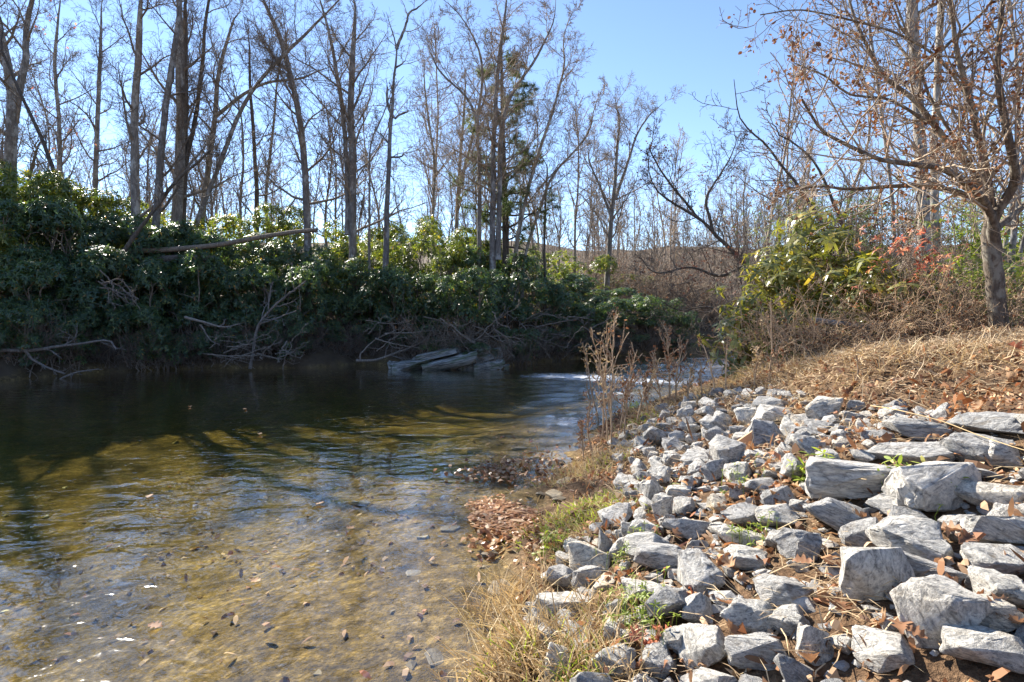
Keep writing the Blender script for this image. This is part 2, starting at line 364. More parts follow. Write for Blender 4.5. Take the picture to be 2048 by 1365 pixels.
# the rapid runs from the outcrop across to the near bank (about 13 to 20 m away)
foam = np.maximum.reduce([1.1 * blob(2.0, 18.8, 2.6, 1.3, -.15), 1.0 * blob(4.6, 17.6, 2.4, 1.0, -.3), .85 * blob(2.8, 15.0, 1.8, 1.0), .85 * blob(1.2, 11.4, 1.1, .9), .8 * blob(5.6, 20.5, 2.5, 1.0)])
riff = np.clip(np.maximum.reduce([1.0 * blob(3.0, 17.2, 3.2, 3.0), .9 * blob(1.3, 12.0, 1.5, 2.4), .65 * blob(7, 22, 5, 5)]), 0, 1)
wz = riff * (0.10 * vnoise(WX * 1.6, WY * 2.6, 21) + 0.07 * vnoise(WX * 4, WY * 6, 22)) + 0.008 * vnoise(WX * .8, WY * 1.2, 23)
n0, n1_ = WX.shape
top = np.stack([WX, WY, wz], -1).reshape(-1, 3); bot = top.copy(); bot[:, 2] = -3.0
tf = grid_faces(n0, n1_); nv = len(top)
per = np.concatenate([np.arange(n0) * n1_, (n0 - 1) * n1_ + np.arange(1, n1_), (np.arange(n0 - 2, -1, -1)) * n1_ + n1_ - 1, np.arange(n1_ - 2, 0, -1)])
pn = np.roll(per, -1)
side = np.stack([per, per + nv, pn + nv, pn], -1)
# bottom as one polygon ring vertices only
V = np.concatenate([top, bot[per]]); kk = len(per); side = np.stack([per, nv + np.arange(kk), nv + (np.arange(kk) + 1) % kk, pn], -1); fb = (nv + np.arange(kk))[None, ::-1]
w_me = make_mesh('river', V, [tf, fb, side], M['water'], True, attrs={'foam': np.concatenate([foam.ravel(), foam.ravel()[per]]), 'riffle': np.concatenate([riff.ravel(), riff.ravel()[per]])})
river = obj('river', w_me); river['kind'] = 'structure'; river['label'] = 'clear shallow river over an olive sandy bed with a small rapid'

# ------------------------------------------------------------------ tubes and branching
def tube_mesh(levels):
    """levels: list of (P[N,S,3], R[N,S], k)"""
    Vs, Fs, off = [], [], 0
    for P, R, k in levels:
        N, S, _ = P.shape
        T = np.gradient(P, axis=1); T = norm(T)
        mt = np.abs(T.mean(1)); ref = np.zeros((N, 3)); ref[np.arange(N), np.argmin(mt, 1)] = 1
        U = norm(np.cross(T, ref[:, None, :])); W = np.cross(T, U)
        a = np.arange(k) * 2 * np.pi / k
        ring = P[:, :, None, :] + R[:, :, None, None] * (np.cos(a)[None, None, :, None] * U[:, :, None, :] + np.sin(a)[None, None, :, None] * W[:, :, None, :])
        Vs.append(ring.reshape(-1, 3))
        b = (np.arange(N)[:, None, None] * S + np.arange(S - 1)[None, :, None]) * k
        j = np.arange(k)[None, None, :]; j2 = (j + 1) % k
        Fs.append((np.stack([b + j, b + j2, b + k + j2, b + k + j], -1).reshape(-1, 4)) + off)
        off += N * S * k
    return np.concatenate(Vs), np.concatenate(Fs)

def plen(P): return np.linalg.norm(np.diff(P, axis=1), axis=2).sum(1)
def children(P, R, n, t0, t1, ang, L, rf, seg, up, wig, rmin, r, tap=0.5, sd=0.25, rmax=9):
    N, S, _ = P.shape; Mn = N * n
    pi = np.repeat(np.arange(N), n); ci = np.tile(np.arange(n), N)
    t = t0 + (t1 - t0) * (ci + r.random(Mn)) / n
    f = np.clip(t * (S - 1), 0, S - 1.001); i = f.astype(int); a = (f - i)[:, None]
    pos = P[pi, i] * (1 - a) + P[pi, i + 1] * a
    rad = R[pi, i] * (1 - a[:, 0]) + R[pi, i + 1] * a[:, 0]
    dp = norm(P[pi, i + 1] - P[pi, i])
    az = ci * 2.4 + r.random(N)[pi] * 6.28 + r.normal(0, .5, Mn)
    ref = np.where(np.abs(dp[:, 2:3]) < .9, np.array([[0, 0, 1.]]), np.array([[1., 0, 0]]))
    u = norm(np.cross(dp, ref)); w = np.cross(dp, u)
    th = ang + r.normal(0, sd, Mn)
    d = dp * np.cos(th)[:, None] + (u * np.cos(az)[:, None] + w * np.sin(az)[:, None]) * np.sin(th)[:, None]
    ln = (L if np.isscalar(L) and L > 0 and L >= 1 else plen(P)[pi] * abs(L)) * (1 - tap * (t - t0) / (t1 - t0 + 1e-6)) * r.uniform(.55, 1.2, Mn)
    Q = np.zeros((Mn, seg + 1, 3)); Q[:, 0] = pos
    for s in range(seg):
        d = norm(d + r.normal(0, wig, (Mn, 3)) + np.array([0, 0, up]))
        Q[:, s + 1] = Q[:, s] + d * (ln / seg)[:, None]
    r0 = np.minimum(np.maximum(rad * rf, rmin * 1.15), rmax)
    tt = np.linspace(0, 1, seg + 1)[None, :]
    RR = r0[:, None] * (1 - tt) + rmin * tt
    return Q, RR

def resample(pts, n, r, wob=0.0):
    pts = np.asarray(pts, float); s = np.concatenate([[0], np.cumsum(np.linalg.norm(np.diff(pts, axis=0), axis=1))])
    # smooth (Catmull-Rom) interpolation
    t = np.linspace(0, s[-1], n); out = np.zeros((n, 3))
    pad = np.vstack([2 * pts[0] - pts[1], pts, 2 * pts[-1] - pts[-2]])
    k = np.clip(np.searchsorted(s, t, side='right') - 1, 0, len(pts) - 2)
    u = ((t - s[k]) / (s[k + 1] - s[k] + 1e-9))[:, None]
    p0, p1, p2, p3 = pad[k], pad[k + 1], pad[k + 2], pad[k + 3]
    out = 0.5 * ((2 * p1) + (-p0 + p2) * u + (2 * p0 - 5 * p1 + 4 * p2 - p3) * u ** 2 + (-p0 + 3 * p1 - 3 * p2 + p3) * u ** 3)
    if wob: out[1:] += np.cumsum(r.normal(0, wob, (n - 1, 3)), 0) * np.array([1, 1, .2])
    return out

def leaves_mesh(O, D, Nn, L, W, droop, fold=0.25):
    """O origins, D directions, Nn approx normals, L lengths, W widths -> V, tris, quads (4 triangles each)"""
    D = norm(D); Sd = norm(np.cross(D, Nn)); Nn = np.cross(Sd, D)
    L = L[:, None]; W = W[:, None]; dr = droop[:, None] if np.ndim(droop) else droop
    def pt(f, w, lift): return O + D * L * f - Nn * (dr * L * f * f) + Sd * W * w + Nn * W * lift
    v = np.stack([pt(0, 0, 0), pt(.38, -.5, fold), pt(.38, .5, fold), pt(.75, -.42, fold), pt(.75, .42, fold), pt(1, 0, 0)], 1)
    n = len(O); b = np.arange(n)[:, None] * 6
    tri = np.concatenate([b + np.array([[0, 2, 1]]), b + np.array([[3, 4, 5]])]); quad = b + np.array([[1, 2, 4, 3]])
    return v.reshape(-1, 3), tri, quad
def rand_unit(n, r): return norm(r.normal(0, 1, (n, 3)))

# ------------------------------------------------------------------ trees
def local(root_loc, V): return V - np.asarray(root_loc)[None, :]
class Tree:
    """one tree = empty + trunk mesh + crown mesh (+ leaves)"""
    def __init__(s, name, label, base, group=None, cat='tree'):
        s.base = np.asarray(base, float); s.root = thing(name, label, cat, s.base, group)
    def part(s, name, V, F, mat, smooth=True, **k):
        return obj(name, make_mesh(name, local(s.base, V), F, mat, smooth, **k), s.root)

def trunk_line(pts, Y, r, ext=0, z_base=None, lean=0.0):
    """pixel polyline at depth Y; first point dropped to the ground, ext metres added on top"""
    P = [at(px, py, Y + lean * k) for k, (px, py) in enumerate(pts)]
    g = h1(P[0][0], P[0][1]) if z_base is None else z_base
    if P[0][2] > g + 0.3: P.insert(0, np.array([P[0][0] + (P[0][0] - P[1][0]) * .15, P[0][1], g - 0.25]))
    else: P[0][2] = g - 0.25
    if ext:
        ext = float(np.clip(16.2 - P[-1][2], .5, ext))
        d = norm(P[-1] - P[-2]); d = norm(d + np.array([0, 0, .6]))
        P.append(P[-1] + d * ext * .5 + r.normal(0, .15, 3)); P.append(P[-1] + d * ext * .5 + r.normal(0, .3, 3))
    return P

def bare_tree(name, label, Y, stems, group=None, bark='bark', seed=0, nb=17, t0=.28, bl=4.0, dens=(8, 7, 4), twig='twig', up=.10, leaf=None, rm=.006, lean=0.0, ang=.85, wig=.16):
    r = np.random.default_rng(seed + 100)
    lines = []
    for pts, w0, w1, ext in stems:
        P = trunk_line(pts, Y, r, ext, None if not lines else at(pts[0][0], pts[0][1], Y)[2] + .25, lean)
        Q = resample(P, 26, r, 0.012)
        rad = np.interp(np.linspace(0, 1, 26), [0, .06, .75 if ext else .9, 1], [w0 * 1.25, w0, w1, .015 if ext else max(.012, w1 * .6)]) * 1.0
        rad = np.where(rad > .5, rad * Y / FPX / 2, rad)
        rad = np.interp(np.linspace(0, 1, 26), [0, .05, .78, 1], [w0 * 1.05 * Y / FPX / 2, w0 * .8 * Y / FPX / 2, w1 * .75 * Y / FPX / 2, .009])
        lines.append((Q[None], rad[None]))
    base = lines[0][0][0, 0] + np.array([0, 0, .25])
    t = Tree(name, label, base, group)
    V, F = tube_mesh([(Q, R, 10) for Q, R in lines])
    t.part('trunk', V, [F], M[bark])
    lv = []; ends = []
    for k, (Q, R) in enumerate(lines):
        n1 = max(4, int(nb * plen(Q)[0] / 16)); 
        A = children(Q, R, n1, t0 if k == 0 else .2, .985, ang, bl * 1.1, .42, 7, up, wig, rm * 1.4, r, .68)
        B = children(*A, dens[0], .12, .98, .75, .5, .55, 4, up * .6, wig * 1.25, rm * 1.1, r, .35)
        C = children(*B, dens[1], .1, .98, .75, .55, .6, 2, up * .4, wig * 1.4, rm * .9, r, .25)
        lv += [(A[0], A[1], 5), (B[0], B[1], 3), (C[0], C[1], 3)]
        if dens[2]:
            D = children(*C, dens[2], .15, .98, .7, .65, .7, 1, .02, .2, rm * .7, r, .25)
            lv.append((D[0], D[1], 3)); ends.append(D[0])
        else: ends.append(C[0])
    V, F = tube_mesh(lv)
    t.part('crown', V, [F], M[twig])
    if leaf:
        mat, frac, sz = leaf
        E = np.concatenate(ends); sel = r.random(len(E)) < frac; E = E[sel]
        if len(E): add_leaf_tufts(t, E, mat, sz, r)
    return t

def add_leaf_tufts(t, E, mat, sz, r, per=3, name='leaves'):
    O = np.repeat(E[:, -1], per, 0) + r.normal(0, sz * .5, (len(E) * per, 3)); n = len(O)
    D = norm(r.normal(0, 1, (n, 3)) + np.array([0, 0, -.7]))
    V, tr, q = leaves_mesh(O, D, rand_unit(n, r), r.uniform(.7, 1.3, n) * sz, r.uniform(.4, .7, n) * sz, r.uniform(-.4, .5, n), .35)
    return t.part(name, V, [tr, q], M[mat], False)

LT = 'trees of the far bank'
bare_tree('bare_tree', 'thick forked bare trunk rising behind the tallest rhododendrons', 27, [([(22, 470), (22, 330), (26, 230), (18, 150), (-15, 0)], 34, 20, 4), ([(28, 225), (52, 130), (58, 60), (70, 0)], 18, 10, 5)], LT, seed=1)
bare_tree('bare_tree', 'slim dark stem bowing away from the forked trunk out of the rhododendrons', 24.5, [([(135, 500), (112, 380), (85, 290), (50, 210), (25, 150), (0, 90)], 13, 6, 2)], LT, 'bark_dark', 2, nb=9, bl=2.4, dens=(6, 5, 2))
bare_tree('bare_tree', 'straight bare tree with a few orange leaves beside the dark bowed stem', 31, [([(122, 400), (117, 250), (108, 120), (118, 0)], 12, 8, 5)], LT, seed=3, leaf=('leaf_red', .006, .14))
bare_tree('bare_tree', 'straight grey bare tree between the bowed stem and the lichened trunks', 33, [([(188, 400), (192, 220), (196, 100), (197, 0)], 13, 9, 6)], LT, seed=4)
bare_tree('bare_tree', 'tall grey trunk standing just behind the near end of the fallen log', 24.5, [([(275, 540), (272, 400), (270, 250), (279, 120), (285, 0)], 23, 15, 6)], LT, seed=5, nb=11)
bare_tree('bare_tree', 'lichened trunk slanting up beside the thickest trunk over the log', 24.8, [([(303, 560), (316, 400), (330, 240), (352, 90), (372, -40)], 20, 13, 4)], LT, 'bark_pale', 6, nb=9)
bare_tree('bare_tree', 'thickest straight trunk of the clump, pale with lichen at its foot', 25.5, [([(340, 560), (352, 430), (358, 280), (357, 140), (354, 0)], 26, 21, 6)], LT, 'bark', 7, nb=10)
bare_tree('bare_tree', 'dark trunk grown close against the thickest trunk of the clump', 26, [([(360, 540), (366, 380), (369, 200), (371, 0)], 17, 13, 5), ([(370, 330), (392, 230), (402, 140), (408, 60), (420, -20)], 11, 7, 3)], LT, 'bark_dark', 8, nb=8)
bare_tree('bare_tree', 'bare tree with two slanting limbs behind the lichened clump', 28, [([(400, 480), (410, 380), (428, 250), (436, 150), (470, 30)], 18, 10, 4), ([(432, 232), (490, 190), (540, 165), (600, 158)], 9, 5, 2)], LT, seed=9)
bare_tree('bare_tree', 'long leaning trunk sweeping diagonally across its upright neighbours', 26.5, [([(372, 530), (400, 430), (440, 330), (480, 225), (530, 150), (610, 70), (690, -10)], 13, 8, 4)], LT, 'bark_pale', 10, nb=9)
bare_tree('bare_tree', 'slender dark bare trunk behind the raised end of the fallen log', 30, [([(516, 500), (514, 380), (506, 250), (500, 170), (498, 80)], 13, 7, 4)], LT, 'bark_dark', 11, nb=12, bl=3)
bare_tree('bare_tree', 'thin wavering tree close to the slender dark trunk', 31, [([(537, 500), (533, 390), (548, 240), (556, 150), (575, 60)], 9, 5, 4)], LT, seed=12, nb=12, bl=3)
bare_tree('bare_tree', 'smooth trunk curving back over the raised end of the log', 27, [([(614, 480), (607, 330), (596, 230), (578, 150), (556, 70), (520, -10)], 20, 13, 5), ([(590, 190), (574, 150), (560, 140)], 7, 4, 0)], LT, seed=13)
bare_tree('bare_tree', 'tall twin trunk with many crooked limbs, its stems close together', 25.5, [([(706, 500), (706, 350), (702, 220), (708, 100), (712, 0)], 21, 15, 6), ([(696, 470), (692, 330), (683, 220), (668, 120), (650, 40), (632, -20)], 14, 8, 3)], LT, seed=14, nb=18, bl=4.4)
bare_tree('bare_tree', 'thin bare sapling between the twin trunk and the broken snag', 25, [([(741, 500), (742, 340), (748, 280), (770, 230)], 9, 4, 2)], LT, seed=15, nb=9, bl=2.2)
# broken snag: few short stub limbs
sn = bare_tree('dead_snag', 'dead snag with broken stub limbs and a bare forked top', 24.5, [([(772, 520), (776, 380), (782, 260), (788, 160), (793, 98), (772, 24)], 19, 7, 0), ([(793, 98), (808, 66), (820, 28), (836, 18), (858, 2)], 8, 4, 0), ([(786, 235), (772, 205), (772, 172)], 8, 6, 0), ([(789, 238), (800, 230), (816, 222)], 6, 4, 0), ([(778, 315), (800, 313), (806, 305)], 6, 4, 0), ([(776, 285), (764, 265)], 5, 3, 0), ([(790, 137), (800, 130), (811, 121)], 5, 3, 0)], LT, 'bark', 16, nb=7, t0=.2, bl=1.5, dens=(4, 3, 0))
bare_tree('bare_tree', 'slight upright tree with a vase of thin twigs past the snag', 33, [([(866, 480), (868, 330), (858, 250), (850, 190), (848, 120)], 8, 5, 3)], LT, seed=17, nb=20, bl=3.6, ang=.6, twig='twig_tan', bark='bark_pale')
bare_tree('bare_tree', 'reddish forked tree beyond the top of the thicket', 34, [([(912, 480), (918, 330), (925, 240), (930, 160)], 12, 7, 4), ([(915, 400), (932, 330), (952, 250), (972, 190)], 9, 5, 3)], LT, seed=18, nb=16, ang=.7, twig='twig_tan')
bare_tree('bare_tree', 'tall tree with ascending limbs standing in front of the pine', 26.5, [([(960, 500), (962, 360), (958, 250), (968, 160), (960, 100), (930, 40), (905, 10)], 13, 6, 1), ([(960, 260), (935, 200), (885, 150), (862, 110)], 7, 4, 1)], LT, seed=19, nb=18, bl=3.4, twig='twig_tan')
bare_tree('bare_tree', 'twin stemmed rough barked tree growing against the pine', 26, [([(985, 530), (986, 400), (988, 260), (996, 130), (1010, 30), (1016, -30)], 18, 9, 3), ([(996, 520), (999, 400), (1002, 300), (1018, 200), (1070, 120), (1100, 60)], 14, 6, 2)], LT, seed=20, nb=20, bl=3.6, twig='twig_tan')
bare_tree('bare_tree', 'pale slanting tree with feathery ascending branches beside the pine', 27.5, [([(1028, 520), (1050, 400), (1080, 300), (1108, 220), (1130, 130)], 12, 6, 2.5)], LT, 'bark_pale', 22, nb=20, bl=3.2, twig='twig_tan', ang=.6)
bare_tree('bare_tree', 'low slanting tree spreading twiggy limbs over the thicket end', 28, [([(1048, 520), (1075, 430), (1105, 350), (1150, 300), (1178, 262)], 10, 5, 2)], LT, 'bark', 23, nb=18, bl=3.2, twig='twig_tan')
bare_tree('bare_tree', 'thin dark pole tree rising from the thicket beyond the pine', 29, [([(1090, 540), (1091, 430), (1095, 345)], 8, 5, 1)], LT, 'bark_dark', 24, nb=8, bl=1.6, dens=(5, 4, 0))
bare_tree('bare_tree', 'round crowned pale tree standing alone against open sky by the bend', 37, [([(1214, 580), (1222, 450), (1232, 360), (1236, 290), (1240, 240)], 15, 7, 2.0), ([(1230, 400), (1255, 330), (1275, 270), (1300, 230)], 8, 4, 1), ([(1225, 440), (1200, 370), (1180, 320)], 8, 4, 1)], LT, 'bark_pale', 25, nb=20, bl=3.8, twig='twig_tan', ang=.7)
bare_tree('bare_tree', 'dark crooked tree leaning out over the river bend', 24, [([(1478, 690), (1470, 640), (1500, 560), (1480, 520), (1440, 480), (1400, 440), (1350, 410), (1310, 380)], 17, 6, 1.2), ([(1484, 535), (1440, 552), (1380, 535), (1310, 545), (1270, 500)], 9, 3, 0), ([(1425, 462), (1410, 400), (1440, 350), (1460, 310)], 8, 3, 1), ([(1395, 436), (1350, 380), (1320, 340), (1300, 300)], 7, 3, 1), ([(1474, 640), (1420, 615), (1360, 620), (1310, 595)], 7, 3, 0)], None, 'bark_dark', 26, nb=46, t0=.2, bl=2.0, dens=(6, 5, 2), leaf=('leaf_dark', .02, .10), wig=.22)
RT = 'trees of the stony bank'
bare_tree('bare_tree', 'dark leaning trunk with a fan of arching twigs over the brown thicket', 17, [([(1690, 600), (1640, 450), (1600, 380), (1565, 335), (1520, 280), (1500, 265)], 14, 5, .8)], RT, 'bark_dark', 27, nb=20, t0=.3, bl=2.3, dens=(6, 4, 0), leaf=('leaf_dark', .02, .09), ang=1.0, up=.0)
bare_tree('bare_tree', 'second dark leaning trunk, its branches reaching out level toward the bend', 16, [([(1745, 600), (1690, 470), (1660, 390), (1630, 330), (1590, 290), (1555, 270)], 13, 5, .8)], RT, 'bark_dark', 28, nb=18, t0=.3, bl=2.3, dens=(6, 4, 0), leaf=('leaf_dark', .03, .09), ang=1.0, up=.0)
bare_tree('bare_tree', 'tall ivy rough trunk behind the spreading oak', 19, [([(1850, 640), (1846, 450), (1838, 250), (1830, 100), (1826, -20)], 28, 24, 6)], RT, 'bark', 29, nb=14, t0=.5, bl=3.8, dens=(7, 5, 0))
bare_tree('bare_tree', 'pale straight trunk paired with the ivy rough trunk', 16, [([(1882, 650), (1874, 500), (1872, 330), (1880, 150), (1884, -20)], 19, 14, 5)], RT, 'bark_pale', 30, nb=13, t0=.5, bl=3.4, dens=(7, 5, 0))
bare_tree('bare_tree', 'slim pale pole tree rising behind the red leaved sapling', 18, [([(1790, 620), (1785, 430), (1762, 250), (1740, 100), (1720, -20)], 9, 6, 4)], RT, 'bark_pale', 31, nb=16, t0=.35, bl=3.0, dens=(6, 4, 0), leaf=('leaf_brown', .02, .09))
bare_tree('bare_tree', 'pale trunk forked low behind the oak beside the green shrubs', 12.5, [([(2024, 640), (2020, 520), (2032, 400), (2050, 280), (2060, 150)], 15, 9, 4), ([(2022, 560), (2050, 480), (2075, 380)], 9, 6, 2)], RT, 'bark_pale', 32, nb=12, t0=.3, bl=2.6, dens=(6, 4, 0))
bare_tree('bare_tree', 'slim pale trunk growing just beyond the oak stem', 13.5, [([(2012, 650), (2012, 500), (2030, 330), (2035, 180)], 11, 7, 4)], RT, 'bark_pale', 33, nb=10, t0=.4, bl=2.6, dens=(6, 4, 0))

for i, (px, Y, top, dx, lb) in enumerate(((1515, 14, 470, -25, 'thin tan sapling on the river side of the olive rhododendrons'), (1600, 15, 380, -30, 'tall tan sapling rising through the taller olive rhododendron'), (1700, 14.5, 360, 20, 'slim tan sapling beside the brown leaved shrub'), (1765, 13, 400, -15, 'slim tan sapling behind the red leaved sapling'), (1830, 12.5, 420, -20, 'twiggy tan sapling growing near the red leaves'), (1915, 12, 400, -12, 'twiggy tan sapling close before the oak'), (1550, 17, 420, 15, 'straight thin tan sapling behind the two olive rhododendrons'))):
    bare_tree('bare_sapling', lb, Y, [([(px, 690), (px + dx * .4, (690 + top) / 2), (px + dx, top)], 6, 3, 0)], 'tan saplings of the stony bank', 'twig_tan', 60 + i, nb=34, t0=.2, bl=1.5, dens=(6, 5, 0), twig='twig_tan', rm=.0045, up=.04, leaf=('leaf_brown', .04, .06))

# spreading oak that keeps its brown leaves
def oak():
    r = np.random.default_rng(77); Y = 9.5
    spec = [([(2002, 670), (1998, 600), (1992, 520), (1986, 470), (1984, 440)], 33, 28),
            ([(1991, 505), (1986, 455), (1966, 410), (1920, 385), (1850, 372), (1780, 372), (1700, 378), (1640, 372), (1560, 385)], 19, 4),
            ([(1991, 505), (1982, 430), (1950, 380), (1890, 340), (1830, 330), (1760, 320), (1690, 290), (1640, 260), (1600, 200)], 21, 4),
            ([(1991, 505), (1980, 432), (1950, 350), (1890, 280), (1830, 200), (1770, 150), (1720, 60), (1690, -30)], 23, 5),
            ([(1991, 505), (1984, 430), (1968, 330), (1945, 230), (1915, 120), (1900, 20), (1890, -60)], 24, 6),
            ([(1991, 505), (1985, 440), (2020, 380), (2026, 340), (2005, 250), (1990, 130), (2000, 0), (2005, -60)], 25, 7),
            ([(1991, 505), (1990, 465), (2030, 430), (2065, 400), (2110, 330), (2160, 230)], 22, 7),
            ([(2026, 345), (2060, 300), (2100, 200), (2110, 80)], 12, 5),
            ([(1930, 310), (1870, 210), (1840, 130), (1800, 30), (1770, -40)], 9, 4),
            ([(1850, 240), (1780, 200), (1700, 190), (1640, 150), (1590, 130)], 8, 3),
            ([(1940, 200), (1880, 120), (1800, 70), (1700, 40), (1600, 20), (1520, 30)], 8, 3),
            ([(1962, 300), (1985, 200), (2040, 120), (2090, 60)], 9, 4)]
    lines = []
    for k, (pts, w0, w1) in enumerate(spec):
        dy = 0 if k == 0 else r.uniform(-.28, .28)
        P = [at(px, py, Y + dy * j) for j, (px, py) in enumerate(pts)]
        if k == 0: P[0][2] = h1(P[0][0], P[0][1]) - .2
        Q = resample(P, 24, r, .006)
        R = (np.interp(np.linspace(0, 1, 24), [0, .15, .8, 1], [w0 * 1.35, w0, w0 * .92, w0 * .5]) if k == 0 else np.interp(np.linspace(0, 1, 24), [0, .12, 1], [w0 * 1.0, w0 * .7, w1 * .8])) * Y / FPX / 2
        lines.append((Q[None], R[None]))
    base = lines[0][0][0, 0] + np.array([0, 0, .2])
    t = Tree('oak_tree', 'spreading oak with arching limbs still holding clusters of dry brown leaves', base, None)
    t.part('trunk', *[(lambda V, F: (V, [F]))(*tube_mesh([(lines[0][0], lines[0][1], 14)]))][0], M['bark_oak'])
    for Q, R in lines[1:]:
        V, F = tube_mesh([(Q, R, 8)]); limb = t.part('limb', V, [F], M['bark_oak'])
        n1 = max(6, int(plen(Q)[0] * 5.0))
        A = children(Q, R, n1, .12, .98, .8, .36, .5, 6, .06, .16, .0055, r, .4, rmax=.02)
        B = children(*A, 5, .15, .98, .75, .5, .65, 4, .05, .2, .004, r, .3)
        C = children(*B, 4, .15, .98, .7, .5, .8, 3, .02, .22, .003, r, .3)
        V, F = tube_mesh([(A[0], A[1], 5), (B[0], B[1], 4), (C[0], C[1], 3)]); t.part('twigs', V, [F], M['twig_tan']).parent = limb
        # leaves hang on in clusters
        E = C[0]; c = E[:, -1]; nz = vnoise(c[:, 0] * 1.6, c[:, 2] * 1.6 + c[:, 1] * 1.1, 31)
        E = E[(nz > -.02) & (r.random(len(E)) < np.where(nz > .10, .5, .12))]
        if len(E): add_leaf_tufts(t, E, 'leaf_brown', .075, r, 3).parent = limb
    return t
oak()

# white pine
def pine():
    r = np.random.default_rng(5); Y = 28.5
    Q = resample(trunk_line([(1012, 520), (1010, 380), (1006, 200), (1004, 70)], Y, r, 0), 30, r, .005)[None]
    R = (np.interp(np.linspace(0, 1, 30), [0, 1], [17, 4]) * Y / FPX / 2)[None]
    t = Tree('pine_tree', 'evergreen pine with dark drooping needle boughs among the bare trees', Q[0, 0] + np.array([0, 0, .25]), LT)
    V, F = tube_mesh([(Q, R, 10)]); t.part('trunk', V, [F], M['bark_dark'])
    A = children(Q, R, 62, .26, .99, 1.35, 2.6, .35, 6, .02, .10, .012, r, .62)
    B = children(*A, 7, .3, .98, .8, .42, .6, 3, .02, .15, .008, r, .4)
    V, F = tube_mesh([(A[0], A[1], 4), (B[0], B[1], 3)]); t.part('boughs', V, [F], M['bark_dark'])
    E = np.concatenate([B[0][:, 1], B[0][:, 2], B[0][:, 3], A[0][:, -1], A[0][:, -2]])
    dens = vnoise(E[:, 0] * .8, E[:, 2] * .8, 41); E = E[(dens > -.16)]
    per = 30; O = np.repeat(E, per, 0); n = len(O)
    D = norm(rand_unit(n, r) + np.array([0, 0, .15])); L = r.uniform(.18, .34, n)
    S = norm(np.cross(D, rand_unit(n, r))) * .009
    V = np.stack([O - S, O + S, O + D * L[:, None]], 1).reshape(-1, 3)
    t.part('needles', V, [np.arange(len(V)).reshape(-1, 3)], M['needle'], False)
pine()

# ------------------------------------------------------------------ far woods: low detail trees, one mesh each, shared between copies
def far_tree_mesh(seed, H, tan):
    r = np.random.default_rng(seed)
    P = [np.array([0, 0, -.3]), np.array([r.normal(0, .2), 0, H * .35]), np.array([r.normal(0, .5), r.normal(0, .4), H * .7]), np.array([r.normal(0, .8), r.normal(0, .6), H])]
    Q = resample(P, 14, r, .02)[None]; R = np.interp(np.linspace(0, 1, 14), [0, .8, 1], [.11, .045, .015])[None]
    A = children(Q, R, 20, .25, .98, .75, 3.4, .5, 5, .14, .16, .016, r, .5)
    B = children(*A, 6, .15, .98, .7, .45, .6, 3, .08, .2, .012, r, .3)
    C = children(*B, 5, .15, .98, .7, .5, .7, 2, .04, .2, .009, r, .3)
    V, F = tube_mesh([(Q, R, 6), (A[0], A[1], 4), (B[0], B[1], 3), (C[0], C[1], 3)])
    return make_mesh('far_tree', V, [F], M['twig_tan' if tan else 'twig'], True)
far = [far_tree_mesh(200 + i, H, i % 2) for i, H in enumerate((13, 15, 12, 16))]
r = np.random.default_rng(9)
cnt = 0
for k in range(3000):
    if cnt >= 200: break
    x, y = r.uniform(-70, 75), r.uniform(29, 110)
    d1, d2 = [float(v[0]) for v in banks(np.array([x]), np.array([y]))]
    q = x / y
    if max(d1, d2) < 7 or abs(q) > .98: continue
    if .12 < q < .42 and y < 43: continue
    if q < .05 and r.random() < .35: continue
    cnt += 1
    s = r.uniform(.85, 1.3) if q < .08 else r.uniform(.75, 1.1) * (1 if y < 70 else 1.2)
    if y < 36: s *= .8
    o = obj('far_tree', far[k % 4], None, (x, y, h1(x, y)), (0, 0, r.uniform(0, 6.28)), (s, s, s))
    if q > .42: tag(o, 'thin bare woodland tree far behind the oak', 'tree', 'far woodland trees behind the stony bank')
    elif q > .08: tag(o, 'thin bare woodland tree across the river bend under open sky', 'tree', 'far woodland trees across the bend')
    else: tag(o, 'thin bare woodland tree far behind the rhododendron bank', 'tree', 'far woodland trees beyond the river')
for k in range(9):
    q = .42 + .56 * (k + r.random()) / 9; y = r.uniform(24, 42); x = q * y; s = r.uniform(.7, 1.1)
    o = obj('far_tree', far[(1, 3, 1)[k % 3]], None, (x, y, h1(x, y)), (0, 0, r.uniform(0, 6.28)), (s, s, s)); tag(o, 'tan twiggy tree standing close behind the oak and the thicket', 'tree', 'tan trees behind the oak')
# the wooded hillside beyond them reads as one mass
n = 200; y = r.uniform(60, 200, n); x = np.where(np.arange(n) % 2, r.uniform(-.8, 1.0, n), r.uniform(.1, .45, n)) * y; z = hgt(x, y)
H = r.uniform(4, 13, n); tt = np.linspace(0, 1, 5)
P = np.stack([x[:, None] + r.normal(0, 1.3, (n, 1)) * tt ** 1.5, y[:, None] + 0 * tt, z[:, None] - .3 + H[:, None] * tt], -1); R = np.linspace(1, .25, 5)[None] * r.uniform(.06, .14, (n, 1))
A = children(P, R, 10, .15, .98, .8, .45, .6, 3, .12, .22, .022, r, .5); B = children(*A, 4, .2, .95, .8, .6, .7, 2, .08, .25, .018, r, .3)
V, F = tube_mesh([(P, R, 4), (A[0], A[1], 3), (B[0], B[1], 3)])
o = obj('far_woods', make_mesh('far_woods', V, [F], M['twig_tan'], True)); o['kind'] = 'stuff'; o['label'] = 'grey brown bare woods on the distant hillside'; o['category'] = 'woods'

